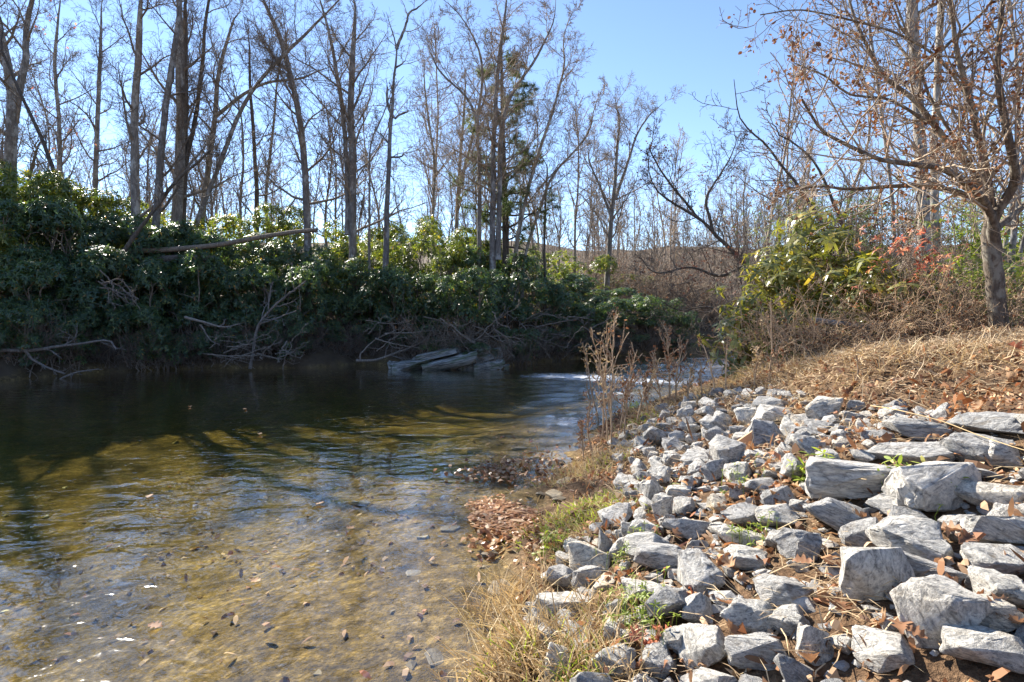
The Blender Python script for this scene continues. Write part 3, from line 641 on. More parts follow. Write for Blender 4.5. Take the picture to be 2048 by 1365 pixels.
# ------------------------------------------------------------------ rhododendrons
def whorls(C, A, leaf_len, r, n=8, droop=.35):
    m = len(C); k = m * n
    O = np.repeat(C, n, 0); Ax = norm(np.repeat(A, n, 0))
    ref = np.where(np.abs(Ax[:, 2:3]) < .9, np.array([[0, 0, 1.]]), np.array([[1., 0, 0]]))
    u = norm(np.cross(Ax, ref)); w = np.cross(Ax, u)
    az = np.tile(np.arange(n) * 2 * np.pi / n, m) + np.repeat(r.random(m) * 6.28, n) + r.normal(0, .25, k)
    th = r.normal(1.35, .3, k)
    D = Ax * np.cos(th)[:, None] + (u * np.cos(az)[:, None] + w * np.sin(az)[:, None]) * np.sin(th)[:, None]
    L = leaf_len * np.repeat(r.uniform(.6, 1.15, m), n) * r.uniform(.75, 1.2, k)
    return leaves_mesh(O, D, Ax, L, L * r.uniform(.22, .32, k), np.abs(r.normal(droop, .15, k)), .12)
def rhodo_proto(seed, leaf_len=.175, nw=1350, mat='rhodo', droop=.35, h=3.4, rad=1.9):
    r = np.random.default_rng(seed)
    lob = []
    for i in range(22):
        a = r.uniform(0, 6.28); q = rad * math.sqrt(r.random()) * .9
        lob.append((q * math.cos(a), q * math.sin(a), r.uniform(.5, h - .45), r.uniform(.3, .8)))
    lob = np.array(lob); wgt = lob[:, 3] ** 2; wgt /= wgt.sum()
    i = r.choice(len(lob), nw, p=wgt); d = rand_unit(nw, r)
    d[:, 2] = np.where(d[:, 2] < -.45, -d[:, 2], d[:, 2])
    C = lob[i, :3] + d * (lob[i, 3] * r.uniform(.62, 1.06, nw) ** .5)[:, None] * np.array([1, 1, .85])
    A = norm(d * .7 + np.array([0, 0, .55]) + r.normal(0, .25, (nw, 3)))
    V, tr, q = whorls(C, A, leaf_len, r, 7, droop)
    fol = make_mesh('foliage', V, [tr, q], M[mat], False)
    # stems
    n = 12; P = np.zeros((n, 7, 3)); e = lob[r.integers(0, len(lob), n), :3]
    tt = np.linspace(0, 1, 7)
    b0 = np.stack([r.normal(0, .35, n), r.normal(0, .35, n), np.full(n, -.3)], 1)
    P = b0[:, None] * (1 - tt)[None, :, None] + e[:, None] * tt[None, :, None]
    P[:, 1:-1] += r.normal(0, .12, (n, 5, 3)); R = np.linspace(.04, .015, 7)[None].repeat(n, 0)
    B = children(P, R, 5, .3, .95, .8, .4, .6, 4, .05, .25, .008, r)
    V, F = tube_mesh([(P, R, 5), (B[0], B[1], 4)])
    stm = make_mesh('stems', V, [F], M['twig'], True)
    return fol, stm
M['rhodo_backlit_tint'] = leaf_material('rhododendron_leaf_backlit_tint', [(0, (0.07, 0.10, 0.035)), (0.5, (0.12, 0.165, 0.05)), (0.9, (0.21, 0.23, 0.065)), (1, (0.40, 0.30, 0.08))], 0.36, 0.38, 0.6, (1.9, 1.9, 0.6))  # yellower leaf copy: backlit look of the upper rows put into the colour
protos = [rhodo_proto(300 + i) for i in range(6)] + [rhodo_proto(310 + i, .16, 1350, 'rhodo_backlit_tint', .25) for i in range(3)]
def bush(name, label, pr, x, y, s, group, rz, zs=1.0, z=None):
    t = thing(name, label, 'bush', (x, y, h1(x, y) if z is None else z), group)
    t.rotation_euler = (0, 0, rz); t.scale = (s, s, s * zs)
    obj('foliage', pr[0], t); obj('stems', pr[1], t)
    return t
r = np.random.default_rng(21)
MARKS = [(-90, 'the near end of the dark bank'), (-40, 'the bank before the forked trunk'), (20, 'the thick forked trunk'), (75, 'the low drift branch'), (130, 'the dark bowed stem'), (190, 'the straight grey tree'), (235, 'the foot of the leaning dead stem'),
 (275, 'the tall grey trunk by the log'), (330, 'the lichened trunk clump'), (385, 'the leaning diagonal trunk'), (440, 'the middle of the long log'), (500, 'the crooked dead sapling'), (560, 'the thin wavering tree'),
 (620, 'the raised end of the log'), (665, 'the curving smooth trunk'), (705, 'the twin trunk'), (745, 'the thin sapling'), (780, 'the broken snag'), (830, 'the upstream end of the rock ledge'), (880, 'the rock ledge'), (930, 'the reddish forked tree'),
 (975, 'the downstream end of the rock ledge'), (1010, 'the pine'), (1055, 'the pale slanting tree'), (1095, 'the thin dark pole tree'), (1145, 'the head of the rapid'), (1190, 'the rapid'), (1225, 'the round crowned tree'), (1280, 'the last straight bank before the bend'), (1330, 'the slack water past the rapid'), (1375, 'the tip of the thicket')]
def place_row(n, x0, x1, back, tops, group, label, smin=.8, pool=(0, 6)):
    """row of bushes a given distance behind the far waterline, tall enough to reach the crown line"""
    used = set()
    for i in range(n):
        px = x0 + (x1 - x0) * (i + .5) / n + r.uniform(-12, 12)
        for Y in np.arange(16, 60, .25):
            x = (px - 1024) / FPX * Y
            if float(sdist(np.array([x]), np.array([Y]), LB, 1)[0]) > back: break
        Y += r.uniform(-.3, .5); x = (px - 1024) / FPX * Y
        g = h1(x, Y); py = np.interp(px, [p for p, _ in tops], [q for _, q in tops]) + r.uniform(-16, 16)
        zt = at(px, py, Y)[2]; H = max(.9, zt - g)
        s = float(np.clip(H / 3.5, .45, 1.75)); s0 = max(s * .85, smin)
        mk = min((m for m in MARKS if m[1] not in used), key=lambda m: abs(m[0] - px)); used.add(mk[1])
        bush('rhododendron_bush', label + ' ' + mk[1], protos[int(r.integers(*pool))], x, Y, s0, group, r.uniform(0, 6.28), H / 3.5 / s0, g if back > 1 else max(g - .25, -.05))
place_row(19, -70, 1385, .25, [(-70, 590), (300, 600), (600, 610), (760, 640), (860, 655), (960, 655), (1060, 640), (1250, 660), (1385, 685)], 'rhododendrons hanging over the water', 'low rhododendron dipping its leaves to the water by', .5)
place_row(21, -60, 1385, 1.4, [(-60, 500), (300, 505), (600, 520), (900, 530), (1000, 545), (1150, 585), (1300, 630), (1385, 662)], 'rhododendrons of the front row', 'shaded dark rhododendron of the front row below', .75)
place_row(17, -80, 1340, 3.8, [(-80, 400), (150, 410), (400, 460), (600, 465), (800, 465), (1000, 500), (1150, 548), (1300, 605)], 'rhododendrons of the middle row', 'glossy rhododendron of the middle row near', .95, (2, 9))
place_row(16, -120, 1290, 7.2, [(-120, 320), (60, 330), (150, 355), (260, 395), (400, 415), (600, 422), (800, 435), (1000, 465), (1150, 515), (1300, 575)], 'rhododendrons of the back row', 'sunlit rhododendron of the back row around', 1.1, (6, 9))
for px, py, Y, s, lb in ((1330, 690, 31, .55, 'low rhododendron at the tip of the thicket where the river bends'), (1372, 680, 31.5, .5, 'last small rhododendron beside open water at the bend'), (1285, 690, 29.5, .62, 'rounded rhododendron just before the tip of the thicket')):
    p = at(px, py, Y); bush('rhododendron_bush', lb, protos[2], p[0], Y, s, None, px)

# rhododendron with long hanging olive leaves on the stony bank
def leafy(name, label, clumps, mat, leaf_len, nper, spread, base, stem_mat='twig_tan', nleaf=8, droop=.55, group=None, cat='bush', seed=0, stem_r=.02):
    r = np.random.default_rng(seed + 900); base = np.asarray(base, float)
    t = Tree(name, label, base, group, cat)
    C, A, stems = [], [], []
    for (px, py, Y) in clumps:
        c = at(px, py, Y); n = nper
        off = r.normal(0, spread, (n, 3)) * np.array([1, 1, .75])
        C.append(c + off); A.append(norm(off * .6 + np.array([0, 0, spread * 1.2]) + r.normal(0, .06, (n, 3))))
        b = base + np.array([r.normal(0, .15), r.normal(0, .15), -.15]); mid = (b + c) / 2 + r.normal(0, .18, 3)
        stems.append(resample([b, mid, c], 9, r, .012))
    C = np.concatenate(C); A = np.concatenate(A)
    V, tr, q = whorls(C, A, leaf_len, r, nleaf, droop); t.part('foliage', V, [tr, q], M[mat], False)
    R = np.linspace(stem_r, stem_r * .35, 9)[None]
    for st in stems:
        P = st[None]
        B = children(P, R, 7, .25, .98, .8, .35, .6, 4, .05, .25, .005, r); Cc = children(*B, 4, .2, .95, .8, .5, .7, 3, 0, .3, .004, r)
        V, F = tube_mesh([(P, R, 6), (B[0], B[1], 4), (Cc[0], Cc[1], 3)]); t.part('stem', V, [F], M[stem_mat])
    return t
def gpt(px, Y):
    x = (px - 1024) / FPX * Y; return np.array([x, Y, h1(x, Y)])
leafy('rhododendron_bush', 'olive rhododendron with long hanging leaves beside the dry weeds', [(1500, 590, 12), (1560, 560, 12), (1530, 615, 11.6), (1610, 620, 12), (1490, 660, 11.6), (1470, 690, 11.4), (1570, 660, 11.5), (1500, 730, 11.2), (1480, 640, 12), (1545, 700, 11.2), (1590, 590, 12), (1520, 540, 12.4), (1580, 690, 11)], 'rhodo_olive', .27, 14, .26, gpt(1540, 11.8), seed=1)
leafy('rhododendron_bush', 'taller olive rhododendron under the brown leaved shrub, leaf whorls hanging', [(1640, 470, 13.5), (1600, 490, 13.5), (1590, 555, 12.5), (1660, 560, 12.5), (1620, 590, 12.2), (1560, 530, 12.8), (1700, 600, 12.5), (1655, 480, 13), (1620, 440, 13.6), (1670, 520, 13), (1720, 545, 12.6), (1610, 530, 12.6)], 'rhodo_olive', .27, 15, .27, gpt(1650, 13), seed=2)
leafy('rhododendron_bush', 'olive rhododendron spreading in front of the red leaved sapling', [(1740, 560, 11.5), (1790, 570, 11.3), (1760, 610, 11.2), (1700, 560, 11.6), (1810, 610, 11), (1730, 640, 11.5), (1770, 545, 11.5), (1830, 580, 11.2), (1720, 590, 11.4), (1680, 620, 11.4)], 'rhodo_olive', .26, 12, .25, gpt(1760, 11.6), seed=3)
leafy('red_sapling', 'slim sapling with bright red autumn leaves', [(1840, 455, 11), (1800, 500, 11), (1860, 500, 10.8), (1880, 530, 10.8), (1770, 520, 11), (1830, 520, 10.8), (1900, 510, 11), (1730, 590, 10.8), (1785, 590, 10.8), (1820, 480, 11), (1850, 560, 10.7), (1760, 470, 11.2)], 'leaf_red', .115, 7, .17, gpt(1835, 11), nleaf=6, droop=.4, cat='sapling', seed=4, stem_r=.014)
leafy('brown_shrub', 'brown leaved shrub thick with small dry leaves behind the tall olive rhododendron', [(1680, 480, 15), (1720, 500, 15), (1760, 470, 15), (1700, 530, 14.5), (1790, 490, 15.2), (1650, 530, 15), (1740, 445, 15.4), (1690, 440, 15.2)], 'leaf_dark', .085, 55, .42, gpt(1715, 15), nleaf=6, cat='shrub', seed=5)
leafy('brown_shrub', 'sparse brown leaved shrub under the crooked leaning tree', [(1450, 500, 22), (1400, 520, 23), (1500, 470, 22), (1470, 560, 22), (1520, 530, 21)], 'leaf_dark', .10, 40, .6, gpt(1490, 22), nleaf=5, cat='shrub', seed=6)
leafy('green_shrub', 'bright green shrub filling the gap behind the oak trunk', [(1950, 600, 11), (1925, 560, 11.2), (1955, 540, 11.4), (1940, 520, 13), (1920, 570, 13), (1960, 580, 12.6), (1930, 620, 12.6), (1900, 600, 13), (1960, 470, 13.5), (1925, 480, 13.5), (1895, 540, 13.4)], 'shrub', .12, 45, .34, gpt(1930, 13), nleaf=7, cat='shrub', seed=7)
leafy('green_shrub', 'green shrub reaching past the pale trunks on the far side of the oak', [(2035, 600, 11), (2060, 560, 11), (2030, 540, 11.4), (2040, 640, 10.8), (2030, 480, 13.8), (2050, 540, 13), (2060, 600, 12.6), (2020, 590, 13), (2035, 430, 14), (2070, 500, 13), (2030, 620, 12)], 'shrub', .12, 45, .34, gpt(2050, 13), nleaf=7, cat='shrub', seed=8)
leafy('green_shrub', 'dark leafed low shrub between the red sapling and the oak foot', [(1870, 620, 11.8), (1900, 640, 11.4), (1840, 630, 12), (1950, 640, 11), (1820, 600, 12.4), (1860, 580, 12.6)], 'rhodo', .13, 34, .26, gpt(1880, 12), nleaf=7, cat='shrub', seed=9)
leafy('green_shrub', 'yellowing broad bush far back between the leaning trunks and the ivy rough trunk', [(1600, 430, 24), (1640, 410, 24), (1560, 450, 24), (1680, 430, 23), (1610, 480, 23), (1570, 500, 24)], 'needle', .13, 75, .8, gpt(1620, 24), nleaf=7, cat='shrub', seed=10)

leafy('brown_shrub', 'russet leaved shrub in front of the pale straight trunk', [(1820, 540, 14), (1860, 500, 14), (1900, 470, 14.5), (1870, 560, 13.6), (1790, 560, 14), (1840, 590, 13.4), (1910, 540, 14)], 'leaf_brown', .08, 40, .4, gpt(1850, 14), nleaf=5, cat='shrub', seed=11)
leafy('brown_shrub', 'dull brown shrub low behind the olive rhododendron', [(1560, 600, 15), (1600, 640, 14), (1640, 620, 14), (1540, 660, 13.5), (1680, 650, 13), (1720, 670, 12.6)], 'leaf_dark', .08, 40, .35, gpt(1620, 14.2), nleaf=5, cat='shrub', seed=12)
leafy('green_shrub', 'green leaved shrub under the bare limb in the dry brush', [(1680, 690, 11), (1740, 700, 10.8), (1600, 700, 11.2), (1640, 720, 11), (1790, 690, 10.8), (1560, 720, 11)], 'shrub', .09, 26, .25, gpt(1690, 11.2), nleaf=6, cat='shrub', seed=13)
leafy('green_shrub', 'tall dark evergreen shrub standing behind the brown leaved shrub', [(1700, 420, 19), (1660, 460, 19), (1740, 430, 19), (1780, 420, 19), (1720, 480, 18.5), (1680, 500, 18.5), (1780, 480, 18.5)], 'needle', .14, 60, .6, gpt(1720, 19), nleaf=7, cat='shrub', seed=14)
leafy('green_shrub', 'yellow green shrub rising behind the oak fork', [(1960, 430, 15.5), (1990, 470, 15), (1930, 440, 15.5), (2000, 540, 14.5), (1980, 400, 16), (1940, 400, 16)], 'shrub', .12, 50, .42, gpt(1965, 15.5), nleaf=7, cat='shrub', seed=15)
leafy('rhododendron_bush', 'yellow green rhododendron spreading high between the tall pole and the red sapling', [(1560, 500, 14), (1600, 520, 13.6), (1690, 470, 13.8), (1730, 510, 13.4), (1770, 540, 13), (1660, 540, 13), (1700, 570, 12.6), (1540, 570, 13), (1630, 610, 12.4), (1820, 560, 12.8)], 'rhodo_olive', .22, 15, .28, gpt(1680, 13.2), seed=17)
leafy('green_shrub', 'low yellowing shrub in front of the red sapling and the bare limb', [(1700, 630, 10.9), (1760, 620, 10.9), (1820, 640, 10.7), (1870, 650, 10.6), (1650, 650, 11), (1600, 670, 11), (1730, 660, 10.8), (1790, 660, 10.6)], 'rhodo_olive', .10, 22, .24, gpt(1750, 11), nleaf=6, cat='shrub', seed=16)
# ------------------------------------------------------------------ bare brush: tangles of dry stems
def brush_mesh(seed, n=34, H=1.6, spread=.7, tan='weed'):
    r = np.random.default_rng(seed); b = np.stack([r.normal(0, .3, n), r.normal(0, .3, n), np.full(n, -.1)], 1)
    P = np.zeros((n, 7, 3)); P[:, 0] = b; d = norm(np.stack([r.normal(0, spread, n), r.normal(0, spread, n), np.ones(n)], 1)); L = H * r.uniform(.5, 1.2, n)
    for s in range(6):
        d = norm(d + r.normal(0, .14, (n, 3)) + np.array([0, 0, -.06])); P[:, s + 1] = P[:, s] + d * (L / 6)[:, None]
    R = np.linspace(.009, .004, 7)[None].repeat(n, 0)
    B = children(P, R, 6, .25, .98, .8, .4, .7, 4, 0, .25, .003, r); C = children(*B, 3, .2, .95, .8, .5, .8, 3, 0, .3, .0028, r)
    V, F = tube_mesh([(P, R, 4), (B[0], B[1], 3), (C[0], C[1], 3)])
    me1 = make_mesh('stems', V, [F], M[tan], True)
    E = C[0][r.random(len(C[0])) < .25]; O = E[:, -1]; k = len(O)
    V, tr, q = leaves_mesh(O, rand_unit(k, r), rand_unit(k, r), r.uniform(.03, .07, k), r.uniform(.02, .04, k), r.uniform(0, .5, k), .3)
    return me1, make_mesh('dry_leaves', V, [tr, q], M['leaf_brown'], False)
brushes = [brush_mesh(500), brush_mesh(501, 30, 1.4, .9), brush_mesh(502, 40, 1.9, .5, 'twig'), brush_mesh(503, 28, 1.2, 1.1), brush_mesh(504, 34, 1.7, .6, 'twig_tan')]
BM = {1560: 'the dark thin weed pole', 1600: 'the river side of the olive rhododendron', 1575: 'the tall dark bare pole', 1590: 'the olive rhododendron', 1640: 'the near end of the bare limb', 1690: 'the drooping dead limb', 1735: 'the middle of the bare limb', 1780: 'the red sapling', 1830: 'the broken end of the bare limb', 1880: 'the dark leafed low shrub', 1930: 'the ground before the green shrub', 2040: 'the far side of the oak', 1965: 'the oak foot', 1570: 'the space behind the olive rhododendron', 1650: 'the taller olive rhododendron', 1730: 'the brown leaved shrub', 1820: 'the space behind the red sapling', 1905: 'the bright green shrub', 1985: 'the space behind the oak trunk'}
def brush(label, k, x, y, s, group, rz=0):
    t = thing('dry_brush', label, 'brush', (x, y, h1(x, y)), group); t.rotation_euler = (0, 0, rz); t.scale = (s, s, s)
    obj('stems', brushes[k][0], t); obj('dry_leaves', brushes[k][1], t)
r = np.random.default_rng(33)
for px, Y, s in ((1560, 11.6, .8), (1600, 11.2, .9), (1575, 10.6, .8), (1590, 10.6, 1.0), (1640, 10.8, 1.0), (1690, 10.6, .95), (1735, 10.6, .9), (1780, 10.5, 1.0), (1830, 10.4, .9), (1880, 10.3, .85), (1930, 10.2, .85), (2040, 9.8, .9), (1965, 10.4, .8), (1570, 13.5, 1.2), (1650, 14, 1.3), (1730, 13.5, 1.2), (1820, 13.5, 1.3), (1905, 13, 1.2), (1985, 12.5, 1.2)):
    p = gpt(px, Y); brush('tangle of dry tan stems filling ' + BM[px], (0, 1, 3)[int(r.integers(0, 3))], p[0], p[1], s * 1.1, 'dry brush along the stony bank', r.uniform(0, 6))
for k in range(34):
    px = r.uniform(1180, 1475); Y = r.uniform(36.5, 47); x = (px - 1024) / FPX * Y
    if float(sdist(np.array([x]), np.array([Y]), LB, 1)[0]) < .4: continue
    brush('sunlit tan brush on the bank across the river bend', (2, 4, 4)[int(r.integers(0, 3))], x, Y, r.uniform(1.2, 2.6), 'brush across the river bend', r.uniform(0, 6))
for px, Y, s in ((1545, 24, 1.4), (1540, 20, 1.3), (1560, 18, 1.4), (1620, 19, 1.6), (1680, 18.5, 1.6), (1750, 18, 1.6)):
    p = gpt(px, Y); brush('dry twiggy brush under the leaning trees by the bend', 2, p[0], p[1], s, 'brush under the leaning trees', r.uniform(0, 6))

for k in range(30):
    px = 40 + k * 45 + r.uniform(-15, 15)
    for Y in np.arange(16, 60, .2):
        x = (px - 1024) / FPX * Y
        if float(sdist(np.array([x]), np.array([Y]), LB, 1)[0]) > .15: break
    brush('thin dark brush rooted along the far waterline below the rhododendrons', 2, x, Y, r.uniform(.6, 1.0), 'dark brush at the far waterline', r.uniform(0, 6))
# ------------------------------------------------------------------ dead wood on the far bank
def dead(name, label, lines, Y, cat='branch', mat='dead_wood', seed=0, nb=0, bl=.35, group=None, dY=0.0):
    """lines: (pixel polyline, w0, w1) at depth Y"""
    r = np.random.default_rng(seed + 50); L = []
    for pts, w0, w1 in lines:
        yj = r.normal(0, dY)
        Q = resample([at(px, py, Y + yj + dY * .4 * r.normal()) for j, (px, py) in enumerate(pts)], 16, r, .012 if dY == 0 else .045)
        L.append((Q[None], (np.linspace(w0, w1, 16) * Y / FPX / 2)[None]))
    base = L[0][0][0, 0]; t = Tree(name, label, base, group, cat)
    V, F = tube_mesh([(L[0][0], L[0][1], 8)]); t.part('stem' if cat != 'log' else 'trunk', V, [F], M[mat])
    lv = [(q, rr, 6) for q, rr in L[1:]]
    if nb:
        for q, rr in L:
            A = children(q, rr, nb, .25, .98, .7, bl, .6, 6, .0, .25, .008, r); B = children(*A, 4, .2, .95, .7, .45, .7, 4, 0, .3, .006, r)
            lv += [(A[0], A[1], 5), (B[0], B[1], 4)]
    if lv:
        V, F = tube_mesh(lv); t.part('branches', V, [F], M[mat])
    return t
def ends(t, pts): return t
dead('fallen_log', 'long pale fallen log slanting up out of the rhododendrons', [([(225, 505), (330, 500), (420, 492), (500, 478), (570, 466), (632, 460)], 12, 8)], 23.3, 'log', 'log', 1)
dead('fallen_log', 'darker fallen log lying below the long pale log', [([(318, 520), (380, 516), (430, 518)], 16, 12)], 23.2, 'log', 'bark_dark', 2)
dead('leaning_stem', 'dead stem leaning against the trunks of the lichened clump', [([(222, 540), (262, 480), (300, 430), (350, 365), (420, 300)], 9, 4)], 22.2, 'branch', 'bark_dark', 3, nb=3)
dead('dead_sapling', 'crooked grey dead sapling standing in the water', [([(500, 738), (508, 690), (516, 650), (540, 618), (570, 592), (610, 562)], 7, 3), ([(518, 648), (545, 640), (590, 622)], 4, 2), ([(537, 620), (540, 590), (548, 565)], 3, 1.5)], 20.6, 'branch', 'dead_wood', 4, nb=5, bl=.45)
dead('drift_branch', 'long grey branch lying low over the water from the dark bank', [([(-30, 700), (50, 702), (110, 694), (160, 688), (210, 682), (225, 700)], 9, 3), ([(52, 703), (80, 728), (130, 748)], 6, 3), ([(120, 760), (160, 745), (200, 738)], 5, 2)], 18.2, 'branch', 'dead_wood', 5, nb=4, bl=.3)
dead('drift_branch', 'bleached branch end dipping into the river beside the ledge', [([(712, 722), (750, 720), (790, 706), (830, 690), (855, 676)], 6, 2)], 22.0, 'branch', 'dead_wood', 6, nb=5, bl=.35)
dead('drift_branch', 'pale forked branch caught among leaves in the shaded bank', [([(370, 635), (420, 648), (450, 655), (482, 648)], 6, 2), ([(400, 650), (425, 680), (445, 690)], 4, 2)], 20.4, 'branch', 'dead_wood', 7, nb=4)
r = np.random.default_rng(4)
def sticks(n, x0, x1, y0, y1, w):
    out = []
    for _ in range(n):
        a, b, th, L = r.uniform(x0, x1), r.uniform(y0, y1), r.normal(0, .55), r.uniform(35, 110)
        c, d = L * math.cos(th), L * math.sin(th)
        out.append(([(a - c / 2, b - d / 2), (a + r.normal(0, 7), b + r.normal(0, 7)), (a + c / 2, b + d / 2)], w * r.uniform(.7, 1.5), .9))
    return out
fan = sticks(18, 440, 595, 676, 722, 2.2)
dead('brush_pile', 'fan of thin grey dead branches trailing into the water', fan, 20.4, 'branch', 'drift', 8, nb=3, bl=.3, dY=.35)
fan = sticks(24, 740, 1020, 640, 692, 2.4)
dead('brush_pile', 'tangle of dead branches heaped above the rock ledge', fan, 21.6, 'branch', 'drift', 9, nb=4, bl=.35, dY=.35)
fan = sticks(20, 1040, 1230, 640, 700, 2.2)
dead('brush_pile', 'dead twigs tangled beside the rapid under the dark thicket', fan, 23.8, 'branch', 'drift', 10, nb=4, bl=.35, dY=.35)
fan = [([(205 + r.uniform(-20, 20), 520 + r.uniform(20, 60)), (230 + r.uniform(-20, 30), 560 + r.uniform(0, 40)), (255 + r.uniform(-30, 40), 600 + r.uniform(-10, 20))], 2.6, 1.2) for _ in range(6)]
dead('dead_branch', 'curling grey dead branch among the shaded leaves of the front bushes', fan, 19.6, 'branch', 'drift', 11, nb=4, bl=.4, dY=.35)

# log and limb on the stony bank
def bank_branch(label, pts, Y, w0, w1, mat, seed, nb=3):
    return dead('fallen_branch', label, [(pts, w0, w1)], Y, 'branch', mat, seed, nb, .3)
bank_branch('thick bare limb lying through the dry brush under the red sapling', [(1620, 640), (1690, 650), (1750, 655), (1800, 668), (1840, 715)], 10.6, 13, 9, 'bark', 20)
bank_branch('dark drooping dead limb buried in the brush', [(1640, 660), (1690, 690), (1725, 735)], 10.9, 9, 6, 'bark_dark', 21)

# ------------------------------------------------------------------ rocks
def rock_mesh(name, seed, mat, npts=16, flat=.62, bev=.07, sub=1, rough=.025, boxy=.75):
    r = np.random.default_rng(seed); bm = bmesh.new()
    d = rand_unit(npts, r); d = np.sign(d) * np.abs(d) ** boxy
    d = d * r.uniform(.82, 1.08, (npts, 1))
    for p in d: bm.verts.new((p[0], p[1], p[2]))
    bmesh.ops.convex_hull(bm, input=bm.verts)
    bmesh.ops.delete(bm, geom=[v for v in bm.verts if not v.link_faces], context='VERTS')
    bmesh.ops.dissolve_limit(bm, angle_limit=math.radians(16), verts=bm.verts, edges=bm.edges)
    bmesh.ops.bevel(bm, geom=list(bm.edges), offset=bev, segments=2, profile=.5, affect='EDGES', clamp_overlap=True)
    bmesh.ops.triangulate(bm, faces=bm.faces)
    for _ in range(sub): bmesh.ops.subdivide_edges(bm, edges=bm.edges, cuts=1, use_grid_fill=True)
    co = np.array([v.co for v in bm.verts]); mn, mx = co.min(0), co.max(0)
    co = (co - (mn + mx) / 2) / ((mx - mn) / 2)
    nz = vnoise(co[:, 0] * 2.5 + seed, co[:, 1] * 2.5 + co[:, 2] * 1.7, seed) + .5 * vnoise(co[:, 0] * 6 + co[:, 2] * 5, co[:, 1] * 6 + seed, seed + 1) + .3*vnoise(co[:, 0] * 15 + co[:, 2] * 13, co[:, 1] * 15 + seed, seed + 2)
    co = co * (1 + rough * 2.2 * nz[:, None])
    co *= .5
    for v, c in zip(bm.verts, co): v.co = c
    bmesh.ops.recalc_face_normals(bm, faces=bm.faces)
    me = bpy.data.meshes.new(name); bm.to_mesh(me); bm.free()
    me.materials.append(mat)
    me.polygons.foreach_set('use_smooth', np.ones(len(me.polygons), bool))
    me.set_sharp_from_angle(angle=math.radians(24))
    return me
rocks = [rock_mesh('riprap_stone', 700 + i, M['stone'], 12 + (i * 5) % 11, bev=.03 + .015 * (i % 3), sub=2, rough=.05 + .012 * (i % 4)) for i in range(22)]
placed = []          # x, y, radius
RIP = 'riprap stones on the bank'
def stone(x, y, a, b, c, rz, label, group, k, tilt=(0, 0), sink=.28, z=None):
    zz = (h1(x, y) if z is None else z) + c * (.5 - sink)
    o = obj('riprap_stone', rocks[k % len(rocks)], None, (x, y, zz), (tilt[0], tilt[1], rz), (a, b, c))
    tag(o, label, 'stone', group); placed.append((x, y, .42 * (a + b) / 2 * 1.05)); return o
G1 = 'medium riprap stones'
